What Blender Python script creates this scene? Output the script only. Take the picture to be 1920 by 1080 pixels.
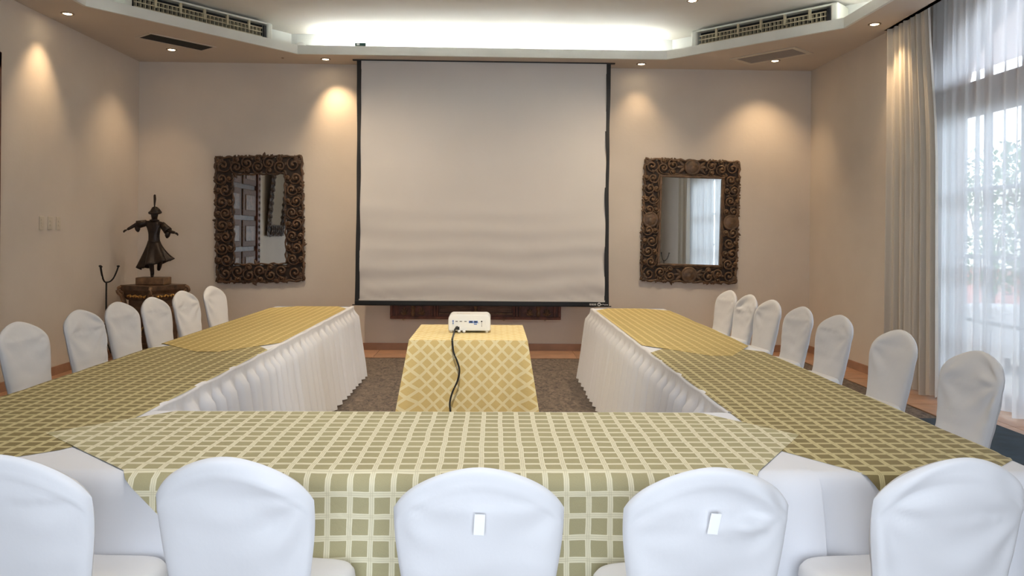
import bpy, math, random
from mathutils import Vector, Matrix, noise
PI = math.pi
for o in list(bpy.data.objects): bpy.data.objects.remove(o)
scene = bpy.context.scene
COL = scene.collection
# ------------------------------------------------------------------ camera
cam_d = bpy.data.cameras.new('camera'); cam = bpy.data.objects.new('camera', cam_d); COL.objects.link(cam)
cam_d.sensor_fit = 'HORIZONTAL'; cam_d.sensor_width = 36; cam_d.lens = 1450/1920*36
cam_d.shift_y = -100/1920; cam_d.clip_end = 200
YAW = -math.atan(35/1450); ROLL = 0.0088
cam.matrix_world = Matrix.Translation((0, 0, 1.5)) @ Matrix.Rotation(YAW, 4, 'Z') @ Matrix.Rotation(PI/2, 4, 'X') @ Matrix.Rotation(ROLL, 4, 'Z')
scene.camera = cam
# ------------------------------------------------------------------ view, world
vs = scene.view_settings
vs.view_transform = 'Standard'; vs.look = 'None'; vs.gamma = 1; vs.use_curve_mapping = False
vs.exposure = 0.52
world = bpy.data.worlds.new('world'); scene.world = world; world.use_nodes = True
wn = world.node_tree.nodes; wl = world.node_tree.links
bg = wn['Background']; bg.inputs[0].default_value = (0.79, 0.88, 1.0, 1); bg.inputs[1].default_value = 6.2
def portal(name, loc, rot, sx, sy):
    l = bpy.data.lights.new(name, 'AREA'); l.shape = 'RECTANGLE'; l.size = sx; l.size_y = sy
    l.cycles.is_portal = True
    o = bpy.data.objects.new(name, l); COL.objects.link(o); o.location = loc; o.rotation_euler = rot
    return o
portal('window_portal', (4.72, 5.3, 1.9), (0, PI/2, 0), 3.8, 4.6)
portal('window_portal', (0.1, -1.08, 1.3), (PI/2, 0, 0), 2.5, 2.4)
COVE_W = 50.0; SPOT_W = 34.0; ROOM_W = 95.0
# ------------------------------------------------------------------ measures of the room (metres)
XL, XR, YB, YF, ZC = -4.52, 4.11, 9.95, -1.0, 3.66     # walls and lowered ceiling
ZU = 3.99                                               # raised ceiling
XW = 4.55                                               # window wall behind the curtains

# ------------------------------------------------------------------ helpers
class MB:
    def __init__(s): s.v = []; s.f = []; s.uv = None
    def add(s, vs_, fs_):
        b = len(s.v); s.v += [tuple(p) for p in vs_]; s.f += [tuple(i+b for i in f) for f in fs_]
        return s
    def box(s, c, d, rz=0.0, M=None):
        x, y, z = (k/2 for k in d)
        p = [Vector(q) for q in ((-x,-y,-z),(x,-y,-z),(x,y,-z),(-x,y,-z),(-x,-y,z),(x,-y,z),(x,y,z),(-x,y,z))]
        m = Matrix.Translation(c) @ Matrix.Rotation(rz, 4, 'Z')
        if M: m = M @ m
        return s.add([m @ q for q in p], [(0,3,2,1),(4,5,6,7),(0,1,5,4),(1,2,6,5),(2,3,7,6),(3,0,4,7)])
    def b2(s, x0, x1, y0, y1, z0, z1):
        return s.box(((x0+x1)/2, (y0+y1)/2, (z0+z1)/2), (abs(x1-x0), abs(y1-y0), abs(z1-z0)))
    def rings(s, rs, caps=True, closed=True):
        n = len(rs[0]); b = len(s.v)
        for r in rs: s.v += [tuple(p) for p in r]
        for i in range(len(rs)-1):
            for j in range(n if closed else n-1):
                k = (j+1) % n
                s.f.append((b+i*n+j, b+i*n+k, b+(i+1)*n+k, b+(i+1)*n+j))
        if caps and closed:
            s.f.append(tuple(b+j for j in reversed(range(n)))); s.f.append(tuple(b+(len(rs)-1)*n+j for j in range(n)))
        return s
    def lathe(s, prof, n=20, c=(0,0,0), caps=True, M=None):
        rs = []
        for r, z in prof:
            ring = [Vector((c[0]+r*math.cos(2*PI*j/n), c[1]+r*math.sin(2*PI*j/n), c[2]+z)) for j in range(n)]
            rs.append([M @ p for p in ring] if M else ring)
        return s.rings(rs, caps)
    def tube(s, pts, rad, n=8, flat=1.0, up=None):
        pts = [Vector(p) for p in pts]; rs = []
        if not hasattr(rad, '__len__'): rad = [rad]*len(pts)
        for i, p in enumerate(pts):
            t = (pts[min(i+1, len(pts)-1)] - pts[max(i-1, 0)]).normalized()
            a = Vector(up) if up else (Vector((0,0,1)) if abs(t.z) < .9 else Vector((0,1,0)))
            u = t.cross(a).normalized(); w = u.cross(t).normalized()
            rs.append([p + u*(rad[i]*math.cos(2*PI*j/n)) + w*(rad[i]*flat*math.sin(2*PI*j/n)) for j in range(n)])
        return s.rings(rs)
    def grid(s, fn, nu, nv):
        b = len(s.v)
        for i in range(nu+1):
            for j in range(nv+1): s.v.append(tuple(fn(i/nu, j/nv)))
        for i in range(nu):
            for j in range(nv):
                a = b+i*(nv+1)+j; s.f.append((a, a+nv+1, a+nv+2, a+1))
        return s
    def mesh(s, name, mat, smooth=False):
        me = bpy.data.meshes.new(name); me.from_pydata(s.v, [], s.f); me.validate(); me.update()
        if mat: me.materials.append(mat)
        if smooth: me.polygons.foreach_set('use_smooth', [True]*len(me.polygons))
        if s.uv and len(s.uv) == len(me.vertices):
            l = me.uv_layers.new(name='UVMap')
            for lp in me.loops: l.data[lp.index].uv = s.uv[lp.vertex_index]
        return me
    def build(s, name, mat, parent=None, smooth=False, bevel=0, auto=False):
        o = bpy.data.objects.new(name, s.mesh(name, mat, smooth)); COL.objects.link(o)
        if parent: o.parent = parent
        if bevel:
            m = o.modifiers.new('bevel', 'BEVEL'); m.width = bevel; m.segments = 2; m.limit_method = 'ANGLE'
        return o

def tag(o, label=None, cat=None, group=None, kind=None):
    for k, v in (('label', label), ('category', cat), ('group', group), ('kind', kind)):
        if v: o[k] = v
    return o
def empty(name, loc=(0,0,0), rz=0.0):
    o = bpy.data.objects.new(name, None); COL.objects.link(o); o.location = loc; o.rotation_euler = (0, 0, rz)
    o.empty_display_size = .1
    return o
def copy_tree(o, parent=None):
    c = o.copy(); COL.objects.link(c); c.parent = parent
    for ch in o.children: copy_tree(ch, c)
    return c
def sstep(a, b, x):
    t = max(0, min(1, (x-a)/(b-a))); return t*t*(3-2*t)
def nz(x, y=0, z=0): return noise.noise(Vector((x, y, z)))

# ------------------------------------------------------------------ materials
def mat(name, col, rough=.6, metal=0, var=.0, vscale=6, bump=0, bscale=40, spec=.5, sheen=0, stretch=(1,1,1), emit=None, estr=0):
    m = bpy.data.materials.new(name); m.use_nodes = True
    nt = m.node_tree; n = nt.nodes; l = nt.links; p = n['Principled BSDF']
    p.inputs['Roughness'].default_value = rough; p.inputs['Metallic'].default_value = metal
    p.inputs['Specular IOR Level'].default_value = spec
    if sheen: p.inputs['Sheen Weight'].default_value = sheen
    c = (*col, 1); p.inputs['Base Color'].default_value = c
    tc = n.new('ShaderNodeTexCoord'); mp = n.new('ShaderNodeMapping'); mp.inputs['Scale'].default_value = stretch
    l.new(tc.outputs['Object'], mp.inputs[0])
    tx = n.new('ShaderNodeTexNoise'); tx.inputs['Scale'].default_value = vscale; tx.inputs['Detail'].default_value = 5
    l.new(mp.outputs[0], tx.inputs['Vector'])
    if var:
        r = n.new('ShaderNodeValToRGB'); l.new(tx.outputs['Fac'], r.inputs[0])
        r.color_ramp.elements[0].position = .3; r.color_ramp.elements[1].position = .7
        r.color_ramp.elements[0].color = (*[k*(1-var) for k in col], 1)
        r.color_ramp.elements[1].color = (*[min(1, k*(1+var)) for k in col], 1)
        l.new(r.outputs[0], p.inputs['Base Color'])
    if bump:
        t2 = n.new('ShaderNodeTexNoise'); t2.inputs['Scale'].default_value = bscale; t2.inputs['Detail'].default_value = 4
        l.new(mp.outputs[0], t2.inputs['Vector'])
        b = n.new('ShaderNodeBump'); b.inputs['Strength'].default_value = bump; b.inputs['Distance'].default_value = .01
        l.new(t2.outputs['Fac'], b.inputs['Height']); l.new(b.outputs[0], p.inputs['Normal'])
    if emit:
        p.inputs['Emission Color'].default_value = (*emit, 1); p.inputs['Emission Strength'].default_value = estr
    return m

def grid_cloth(name, square, stripe, pitch=.068, width=.26, warp=.004, diag=False, line=.45, rough=.6):
    """woven check: light double bands crossing over darker squares, in UV metres"""
    m = bpy.data.materials.new(name); m.use_nodes = True
    nt = m.node_tree; n = nt.nodes; l = nt.links; p = n['Principled BSDF']
    p.inputs['Roughness'].default_value = rough
    p.inputs['Specular IOR Level'].default_value = .12
    uv = n.new('ShaderNodeUVMap'); uv.uv_map = 'UVMap'
    ns = n.new('ShaderNodeTexNoise'); ns.inputs['Scale'].default_value = 4.5; ns.inputs['Detail'].default_value = 3
    l.new(uv.outputs[0], ns.inputs['Vector'])
    sub = n.new('ShaderNodeVectorMath'); sub.operation = 'SUBTRACT'; sub.inputs[1].default_value = (.5, .5, .5)
    l.new(ns.outputs['Color'], sub.inputs[0])
    sc = n.new('ShaderNodeVectorMath'); sc.operation = 'SCALE'; sc.inputs['Scale'].default_value = warp*4
    l.new(sub.outputs[0], sc.inputs[0])
    ad = n.new('ShaderNodeVectorMath'); l.new(uv.outputs[0], ad.inputs[0]); l.new(sc.outputs[0], ad.inputs[1])
    mp = n.new('ShaderNodeMapping'); mp.inputs['Rotation'].default_value = (0, 0, PI/4 if diag else 0)
    mp.inputs['Scale'].default_value = (1/pitch, 1/pitch, 1); l.new(ad.outputs[0], mp.inputs[0])
    sp = n.new('ShaderNodeSeparateXYZ'); l.new(mp.outputs[0], sp.inputs[0])
    def mth(op, a, b=None):
        k = n.new('ShaderNodeMath'); k.operation = op
        for i, q in enumerate((a, b)):
            if q is None: continue
            if isinstance(q, (int, float)): k.inputs[i].default_value = q
            else: l.new(q, k.inputs[i])
        return k.outputs[0]
    bands = []; lines = []
    for ax in ('X', 'Y'):
        fr = mth('FRACT', sp.outputs[ax])
        d = mth('ABSOLUTE', mth('SUBTRACT', fr, .5))
        bands.append(mth('LESS_THAN', d, width/2))
        lines.append(mth('LESS_THAN', mth('ABSOLUTE', mth('SUBTRACT', d, width*.17)), width*.055))
    band = mth('MAXIMUM', *bands)
    ln = mth('MULTIPLY', mth('MAXIMUM', mth('MULTIPLY', lines[0], bands[0]), mth('MULTIPLY', lines[1], bands[1])), line)
    fac = mth('SUBTRACT', band, ln)
    wv = n.new('ShaderNodeTexNoise'); wv.inputs['Scale'].default_value = 420; wv.inputs['Detail'].default_value = 2
    l.new(uv.outputs[0], wv.inputs['Vector'])
    lo = n.new('ShaderNodeTexNoise'); lo.inputs['Scale'].default_value = 1.7; l.new(uv.outputs[0], lo.inputs['Vector'])
    vv = mth('ADD', mth('MULTIPLY', wv.outputs['Fac'], .5), mth('MULTIPLY', lo.outputs['Fac'], .5))
    sq = n.new('ShaderNodeMix'); sq.data_type = 'RGBA'
    sq.inputs['A'].default_value = (*[k*.72 for k in square], 1); sq.inputs['B'].default_value = (*[k*1.28 for k in square], 1)
    l.new(vv, sq.inputs['Factor'])
    mx = n.new('ShaderNodeMix'); mx.data_type = 'RGBA'; mx.inputs['B'].default_value = (*stripe, 1)
    l.new(fac, mx.inputs['Factor']); l.new(sq.outputs['Result'], mx.inputs['A'])
    l.new(mx.outputs['Result'], p.inputs['Base Color'])
    b = n.new('ShaderNodeBump'); b.inputs['Strength'].default_value = .25; b.inputs['Distance'].default_value = .002
    l.new(wv.outputs['Fac'], b.inputs['Height'])
    cr = n.new('ShaderNodeTexNoise'); cr.inputs['Scale'].default_value = 9; cr.inputs['Detail'].default_value = 3; cr.inputs['Distortion'].default_value = .8
    l.new(uv.outputs[0], cr.inputs['Vector'])
    b2 = n.new('ShaderNodeBump'); b2.inputs['Strength'].default_value = .35; b2.inputs['Distance'].default_value = .012
    l.new(cr.outputs['Fac'], b2.inputs['Height']); l.new(b.outputs[0], b2.inputs['Normal']); l.new(b2.outputs[0], p.inputs['Normal'])
    return m

def sheer_mat(name, col, transp):
    m = bpy.data.materials.new(name); m.use_nodes = True
    nt = m.node_tree; n = nt.nodes; l = nt.links; n.remove(n['Principled BSDF']); out = n['Material Output']
    d = n.new('ShaderNodeBsdfDiffuse'); d.inputs[0].default_value = (*col, 1)
    t = n.new('ShaderNodeBsdfTranslucent'); t.inputs[0].default_value = (*col, 1)
    tr = n.new('ShaderNodeBsdfTransparent')
    m1 = n.new('ShaderNodeMixShader'); m1.inputs[0].default_value = .55; l.new(d.outputs[0], m1.inputs[1]); l.new(t.outputs[0], m1.inputs[2])
    m2 = n.new('ShaderNodeMixShader'); m2.inputs[0].default_value = transp; l.new(m1.outputs[0], m2.inputs[1]); l.new(tr.outputs[0], m2.inputs[2])
    l.new(m2.outputs[0], out.inputs[0]); return m
def glass_mat(name):
    m = bpy.data.materials.new(name); m.use_nodes = True
    nt = m.node_tree; n = nt.nodes; l = nt.links; n.remove(n['Principled BSDF']); out = n['Material Output']
    g = n.new('ShaderNodeBsdfGlossy'); g.inputs['Roughness'].default_value = .02
    tr = n.new('ShaderNodeBsdfTransparent'); tr.inputs[0].default_value = (.95, .97, .97, 1)
    mx = n.new('ShaderNodeMixShader'); mx.inputs[0].default_value = .06
    l.new(tr.outputs[0], mx.inputs[1]); l.new(g.outputs[0], mx.inputs[2]); l.new(mx.outputs[0], out.inputs[0]); return m

W = dict(
 wall=mat('wall_paint', (.665, .595, .52), .75, var=.04, vscale=1.6, bump=.12, bscale=22),
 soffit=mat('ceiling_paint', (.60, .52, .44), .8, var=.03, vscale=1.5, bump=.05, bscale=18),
 upper=mat('raised_ceiling_paint', (.70, .67, .61), .8, var=.03, vscale=1.2),
 lip=mat('cove_white_paint', (.72, .73, .69), .6, var=.03, vscale=5),
 tile=mat('terracotta_tile', (.42, .235, .140), .32, var=.2, vscale=5, bump=.05, bscale=12),
 base=mat('terracotta_skirting', (.36, .205, .135), .4, var=.15, vscale=6),
 grout=mat('tile_grout', (.20, .12, .08), .9),
 white=mat('white_cover_fabric', (.72, .72, .735), .75, sheen=.15, bump=.12, bscale=25, var=.02, vscale=3),
 linen=mat('white_table_linen', (.74, .75, .79), .7, sheen=.1, bump=.1, bscale=18),
 skirt=mat('white_pleated_satin', (.82, .81, .83), .5, sheen=.2),
 olive=grid_cloth('olive_check_cloth', (.245, .195, .09), (.60, .52, .285)),
 frontc=grid_cloth('sage_check_cloth', (.41, .37, .215), (.75, .705, .52)),
 gold=grid_cloth('gold_check_cloth', (.44, .325, .115), (.68, .545, .25)),
 lattice=grid_cloth('gold_lattice_cloth', (.72, .54, .23), (.86, .74, .44), diag=True, width=.27, line=.08),
 latside=grid_cloth('gold_lattice_cloth_side', (.70, .53, .23), (.86, .74, .44), width=.27, line=.08),
 wood=mat('dark_carved_wood', (.085, .044, .022), .45, var=.55, vscale=14, bump=.3, bscale=60),
 wood2=mat('brown_carved_wood', (.17, .092, .045), .45, var=.5, vscale=14, bump=.3, bscale=60),
 wood3=mat('mid_brown_carved_wood', (.115, .064, .031), .45, var=.55, vscale=14, bump=.3, bscale=60),
 red=mat('red_brown_carved_wood', (.13, .042, .024), .5, var=.5, vscale=10, bump=.2, bscale=50),
 redl=mat('grey_brown_panel_wood', (.15, .085, .058), .65, var=.4, vscale=8, stretch=(1, 8, 8)),
 gilt=mat('worn_gilt', (.60, .33, .09), .35, metal=.4, var=.5, vscale=25),
 board=mat('black_brown_board', (.032, .017, .009), .7),
 bronze=mat('dark_bronze', (.030, .018, .012), .42, metal=.35, var=.5, vscale=12, bump=.3, bscale=35),
 iron=mat('black_wrought_iron', (.012, .011, .010), .5, metal=.5),
 mirror=mat('mirror_silver', (.86, .88, .86), .015, metal=1),
 black=mat('black_border_vinyl', (.012, .011, .011), .5),
 bar=mat('black_painted_metal', (.018, .018, .018), .4, metal=.3),
 screen=mat('matte_screen_white', (.67, .64, .62), .85, var=.015, vscale=2),
 plastic=mat('white_plastic', (.80, .80, .78), .35),
 grille=mat('grey_grille_paint', (.36, .31, .27), .6),
 cream=mat('cream_plastic', (.62, .55, .45), .5),
 blue=mat('blue_port_plastic', (.03, .12, .42), .4),
 dark=mat('dark_plastic', (.012, .012, .014), .5),
 cable=mat('black_rubber_cable', (.01, .01, .01), .5),
 tape=mat('bright_white_tape', (.93, .93, .93), .6),
 print=mat('white_print', (.75, .75, .75), .6),
 acw=mat('ivory_plastic_casing', (.66, .67, .60), .4),
 acd=mat('dark_air_duct', (.006, .007, .006), .8),
 acv=mat('cream_louver_plastic', (.50, .44, .30), .5),
 drape=mat('grey_beige_drape', (.60, .55, .48), .7, sheen=.3, bump=.06, bscale=60),
 sheer=sheer_mat('white_sheer_voile', (.88, .91, .95), .24),
 green=mat('dark_green_paint', (.008, .045, .035), .5),
 chrome=mat('steel_ring', (.35, .27, .20), .35, metal=.8),
 brass=mat('brushed_steel_button', (.55, .50, .42), .3, metal=.9),
 bulb=mat('lit_halogen', (1, .9, .75), .5, emit=(1, .80, .52), estr=28),
 tube=mat('lit_cool_tube', (1, 1, 1), .5, emit=(.90, .98, 1.0), estr=COVE_W),
 winwood=mat('brown_window_timber', (.13, .06, .04), .5, var=.3, vscale=9),
 winmetal=mat('grey_painted_mullion', (.22, .22, .25), .4, metal=.3),
 glass=glass_mat('clear_window_glass'),
 stone=mat('pale_patio_stone', (.55, .52, .47), .8, var=.2, vscale=3),
 brick=mat('red_garden_wall', (.40, .16, .13), .85, var=.25, vscale=4),
 render=mat('pale_garden_render', (.70, .66, .58), .85, var=.15, vscale=2),
 leaf=mat('green_leaf', (.07, .19, .05), .5, var=.5, vscale=3),
 mat_blue=mat('dark_blue_mat', (.020, .038, .058), .9, var=.3, vscale=9, bump=.3, bscale=90),
)
def carpet_material():
    m = mat('brown_mottled_carpet', (.10, .078, .065), .95, bump=.6, bscale=160)
    nt = m.node_tree; n = nt.nodes; l = nt.links; p = n['Principled BSDF']
    tc = n.new('ShaderNodeTexCoord'); mp = n.new('ShaderNodeMapping'); mp.inputs['Scale'].default_value = (1.0, .55, 1); mp.inputs['Rotation'].default_value = (0, 0, .5)
    l.new(tc.outputs['Object'], mp.inputs[0])
    a = n.new('ShaderNodeTexNoise'); a.inputs['Scale'].default_value = 22; a.inputs['Detail'].default_value = 6; a.inputs['Roughness'].default_value = .7; a.inputs['Distortion'].default_value = 1.2
    l.new(mp.outputs[0], a.inputs['Vector'])
    r = n.new('ShaderNodeValToRGB'); e = r.color_ramp.elements
    e[0].position = .36; e[0].color = (.066, .052, .044, 1); e[1].position = .64; e[1].color = (.23, .175, .135, 1)
    l.new(a.outputs['Fac'], r.inputs[0]); l.new(r.outputs[0], p.inputs['Base Color']); return m
W['carpet'] = carpet_material()

# ================================================================== SETTING
floor = MB().b2(XL-.1, XW+.1, YF-.1, YB+.1, -.12, 0).build('floor', W['carpet']); tag(floor, 'brown mottled carpet floor with a tiled border', kind='structure')
TB, TR, TL = 9.34, 3.735, -4.14                        # inner edges of the tiled border
MB().b2(XL, XW, TB, YB, 0, .004).build('grout_bed', W['grout'], floor)
MB().b2(TR, XW, YF, TB, 0, .004).build('grout_bed', W['grout'], floor)
MB().b2(XL, TL, YF, TB, 0, .004).build('grout_bed', W['grout'], floor)
def tiles(x0, x1, y0, y1, sx, sy):
    nx = max(1, round((x1-x0)/sx)); ny = max(1, round((y1-y0)/sy)); dx = (x1-x0)/nx; dy = (y1-y0)/ny; g = .003
    me = MB().b2(-dx/2+g, dx/2-g, -dy/2+g, dy/2-g, 0, .009).mesh('floor_tile', W['tile'])
    for i in range(nx):
        for j in range(ny):
            o = bpy.data.objects.new('floor_tile', me); COL.objects.link(o); o.parent = floor
            o.location = (x0+dx*(i+.5), y0+dy*(j+.5), .0005+.0008*random.Random(i*31+j).random())
tiles(XL, XR, TB, YB, .61, .61); tiles(TR, XW, YF, TB, .41, .41); tiles(XL, TL, YF, TB, .38, .41)

w = MB().b2(XL-.15, XR+.6, YB, YB+.15, -.1, 4.2).build('wall_back', W['wall']); tag(w, 'cream painted back wall behind the screen', kind='structure')
w = MB().b2(XL-.15, XL, YF-.15, YB, -.1, 4.2).build('wall_left', W['wall']); tag(w, 'cream painted wall on the left', kind='structure')
# right wall: plain pier by the back corner, then the recessed window wall with an arched opening
YP = 7.97
wy0, wy1, wcy, whw, wsp, wrise = 3.0, 7.62, 5.31, 2.31, 2.78, 1.12
rb = MB().b2(XR, XW+.15, YP, YB, -.1, 4.2)
rb.b2(XW, XW+.15, wy1, YP, -.1, 4.2).b2(XW, XW+.15, YF, wy0, -.1, 4.2)
NA = 36
for i in range(NA):
    a, b = wy0+(wy1-wy0)*i/NA, wy0+(wy1-wy0)*(i+1)/NA
    za = wsp+wrise*math.sqrt(max(0, 1-((a-wcy)/whw)**2)); zb = wsp+wrise*math.sqrt(max(0, 1-((b-wcy)/whw)**2))
    q = [(XW, a, za), (XW, b, zb), (XW, b, 4.2), (XW, a, 4.2), (XW+.15, a, za), (XW+.15, b, zb), (XW+.15, b, 4.2), (XW+.15, a, 4.2)]
    rb.add(q, [(0,3,2,1), (4,5,6,7), (0,1,5,4)])
w = rb.build('wall_right', W['wall']); tag(w, 'cream painted right wall with the arched window opening', kind='structure')
fb = MB().b2(XL-.15, -1.15, YF-.15, YF, -.1, 4.2).b2(1.35, XW+.15, YF-.15, YF, -.1, 4.2).b2(-1.15, 1.35, YF-.15, YF, -.1, .1).b2(-1.15, 1.35, YF-.15, YF, 2.5, 4.2)
w = fb.build('wall_front', W['wall']); tag(w, 'cream wall behind the camera with a tall window', kind='structure')
wf = empty('window_2', (0, YF-.08, 1.3)); tag(wf, 'timber garden door window behind the camera', kind='structure')
for x in (-1.11, .1, 1.31): MB().b2(x-.04, x+.04, -.05, .05, -1.2, 1.2).build('window_frame', W['winwood'], wf)
for z in (-1.16, 1.16): MB().b2(-1.15, 1.35, -.045, .045, z-.04, z+.04).build('window_rail', W['winwood'], wf)

bs = MB().b2(XL, XR, YB-.018, YB, 0, .10).build('baseboard_back', W['base'], bevel=.003); tag(bs, 'terracotta skirting along the back wall', kind='structure')
bs = MB().b2(XL, XL+.018, 7.1, YB, 0, .10).b2(XL, XL+.018, YF, 5.0, 0, .10).build('baseboard_left', W['base']); tag(bs, 'terracotta skirting along the left wall', kind='structure')
bs = MB().b2(XR-.018, XR, YP, YB, 0, .10).build('baseboard_right', W['base']); tag(bs, 'terracotta skirting along the right wall', kind='structure')

# ceiling: lowered ring, white lip, recess wall, raised ceiling
IN = [(-3.93, -.4), (-3.93, 7.52), (-2.38, 9.39), (2.10, 9.41), (3.59, 7.88), (3.59, -.4)]     # inner edge of the lowered ring
OUT = [(XL, YF), (XL, YB), (XL, YB), (XR, YB), (XR, YP), (4.03, YF)]
ceil = MB().b2(XL-.15, XW+.15, YF-.15, YB+.15, ZU, ZU+.12).build('ceiling', W['upper']); tag(ceil, 'raised pale ceiling above the cove', kind='structure')
sf = MB()
IN_ = IN
def poly_slab(mb, pts, z0, z1):
    n = len(pts); b = [(x, y, z0) for x, y in pts] + [(x, y, z1) for x, y in pts]
    mb.add(b, [tuple(range(n)), tuple(reversed(range(n, 2*n)))] + [(i, i+n, (i+1) % n+n, (i+1) % n) for i in range(n)])
zt = ZC+.035
def inset(pts, d):
    out = []
    for i, p in enumerate(pts):
        a = Vector(pts[i-1]); b = Vector(p); c = Vector(pts[(i+1) % len(pts)])
        d1 = (b-a).normalized(); d2 = (c-b).normalized(); n1 = Vector((-d1.y, d1.x)); n2 = Vector((-d2.y, d2.x))
        k = (n1+n2).normalized(); s = d/max(.3, k.dot(n1)); out.append((b.x+k.x*s, b.y+k.y*s))
    return out
IN = inset(IN_, .012)
poly_slab(sf, [(XL, YF), (XL, YB), IN[1], IN[0]], ZC, zt)
poly_slab(sf, [(XL, YB), IN[2], IN[1]], ZC, zt)
poly_slab(sf, [(XL, YB), (XR, YB), IN[3], IN[2]], ZC, zt)
poly_slab(sf, [(XR, YB), (XR, YP), IN[4], IN[3]], ZC, zt)
poly_slab(sf, [(XR, YP), (4.05, YP), (4.05, YF), IN[5], IN[4]], ZC, zt)
poly_slab(sf, [(XL, YF), IN[0], IN[5], (4.05, YF)], ZC, zt)
sf.build('soffit', W['soffit'], ceil)
IN = IN_
lp = MB()
NL = len(IN)
LO = inset(IN, .03); BK = inset(IN, .36)
if abs(BK[1][0]) < 3.93: LO = inset(IN, -.03); BK = inset(IN, -.36)
for i in range(NL):
    j = (i+1) % NL
    poly_slab(lp, [IN[i], LO[i], LO[j], IN[j]], ZC-.001, ZC+.105)
lp.build('cove_lip', W['lip'], ceil)
rw = MB()
for i in range(NL):
    j = (i+1) % NL
    a, b = BK[i], BK[j]
    rw.add([(a[0], a[1], zt), (b[0], b[1], zt), (b[0], b[1], ZU), (a[0], a[1], ZU)], [(0, 1, 2, 3)])
rw.build('recess_wall', W['lip'], ceil)
# curtain pocket above the window
MB().b2(4.0, 4.048, YF, YP, zt, ZU).build('pocket_board', W['soffit'], ceil)

# cove tubes lying in the trough
def cove_tube(a, b, label):
    a = Vector((*a, zt+.035)); b = Vector((*b, zt+.035)); t = empty('cove_tube_light', (a+b)/2)
    MB().tube([a-(a+b)/2, b-(a+b)/2], .016, 8).build('lit_tube', W['tube'], t, smooth=True)
    d = (b-a).normalized()
    for p in (a, b): MB().box(p-(a+b)/2-Vector((0, 0, .012)), (.03, .05, .05), math.atan2(d.y, d.x)).build('lamp_holder', W['plastic'], t)
    tag(t, label, 'light', 'cool tube lights in the ceiling cove')
yt = 9.60
xs = [-2.20, -1.13, -.06, 1.01, 2.05]
for i, nm in enumerate(('leftmost', 'second from left', 'second from right', 'rightmost')):
    cove_tube((xs[i]+.03, yt), (xs[i+1]-.03, yt), 'cool white tube hidden in the cove over the screen, %s of the row' % nm)
cove_tube((3.78, 6.6), (3.78, 7.75), 'cool white tube hidden in the cove near the window curtain')
cove_tube((3.78, 5.3), (3.78, 6.5), 'cool white tube in the cove along the window side, nearer the camera')
cove_tube((-4.12, 6.1), (-4.12, 7.2), 'unseen cool white tube added along the left wall to brighten the raised ceiling')  # unseen tube added on this side to brighten the raised ceiling

# ------------------------------------------------------------------ door on the left wall (seen in the mirror)
dr = empty('door_1', (XL, 6.05, 0)); tag(dr, 'dark carved wooden double door on the left wall', kind='structure')
MB().b2(0, .05, -1.0, 1.0, 0, 3.05).build('door_backing', W['wood'], dr)
for s in (-1, 1):
    MB().b2(0, .10, s*1.0-.16*(s > 0)-.0*(s < 0), s*1.0+.16*(s < 0), 0, 3.10).build('door_jamb', W['red'], dr, bevel=.01)
    for k in range(26):
        MB().lathe([(.0, 0), (.035, .005), (.02, .02), (.0, .025)], 8, M=Matrix.Translation((.10, s*.92, .15+k*.112)) @ Matrix.Rotation(PI/2, 4, 'Y')).build('rosette', W['wood'], dr)
MB().b2(0, .10, -1.0, 1.0, 2.95, 3.10).build('door_head', W['red'], dr, bevel=.01)
for s in (-1, 1):
    for k in range(5):
        o = MB().b2(.05, .075, min(s*.06, s*.80), max(s*.06, s*.80), .12+k*.56, .60+k*.56).build('door_panel', W['redl'], dr, bevel=.012)
        MB().b2(.075, .09, min(s*.18, s*.68), max(s*.18, s*.68), .22+k*.56, .50+k*.56).build('raised_field', W['wood2'], o, bevel=.01)

# ------------------------------------------------------------------ arched window
win = empty('window_1', (XW+.06, wcy, 0)); tag(win, 'tall arched brown timber window behind the sheer curtain', kind='structure')
hw = whw
def arch_z(y): return wsp+wrise*math.sqrt(max(0, 1-(y/whw)**2))
MB().tube([(0, y, arch_z(y)-.03) for y in [whw*math.sin(-PI/2+PI*i/40)*.995 for i in range(41)]], .06, 6).build('arch_frame', W['winwood'], win)
for s in (-1, 1): MB().b2(-.05, .05, s*hw-.07, s*hw+.07, 0, wsp+.05).build('jamb', W['winwood'], win)
MB().b2(-.05, .05, -hw, hw, 2.68, 3.0).build('transom_beam', W['winwood'], win)
MB().b2(-.05, .05, -hw, hw, 0, .10).build('sill', W['winwood'], win)
nm = 9
for i in range(1, nm):
    y = -hw+2*hw*i/nm
    MB().b2(-.03, .03, y-.022, y+.022, .1, 2.7).build('mullion', W['winmetal'], win)
    MB().b2(-.03, .03, y-.02, y+.02, 3.0, max(3.05, arch_z(y))).build('fanlight_bar', W['winwood'], win)
for i in range(nm):
    y0 = -hw+2*hw*i/nm; y1 = y0+2*hw/nm
    for z in (.72, 1.33, 1.97): MB().b2(-.02, .02, y0+.02, y1-.02, z-.018, z+.018).build('muntin', W['winmetal'], win)
    zs = (.10, .72, 1.33, 1.97, 2.68)
    for a, b in zip(zs, zs[1:]): MB().b2(-.003, .003, y0+.02, y1-.02, a+.015, b-.015).build('pane', W['glass'], win)

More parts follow.
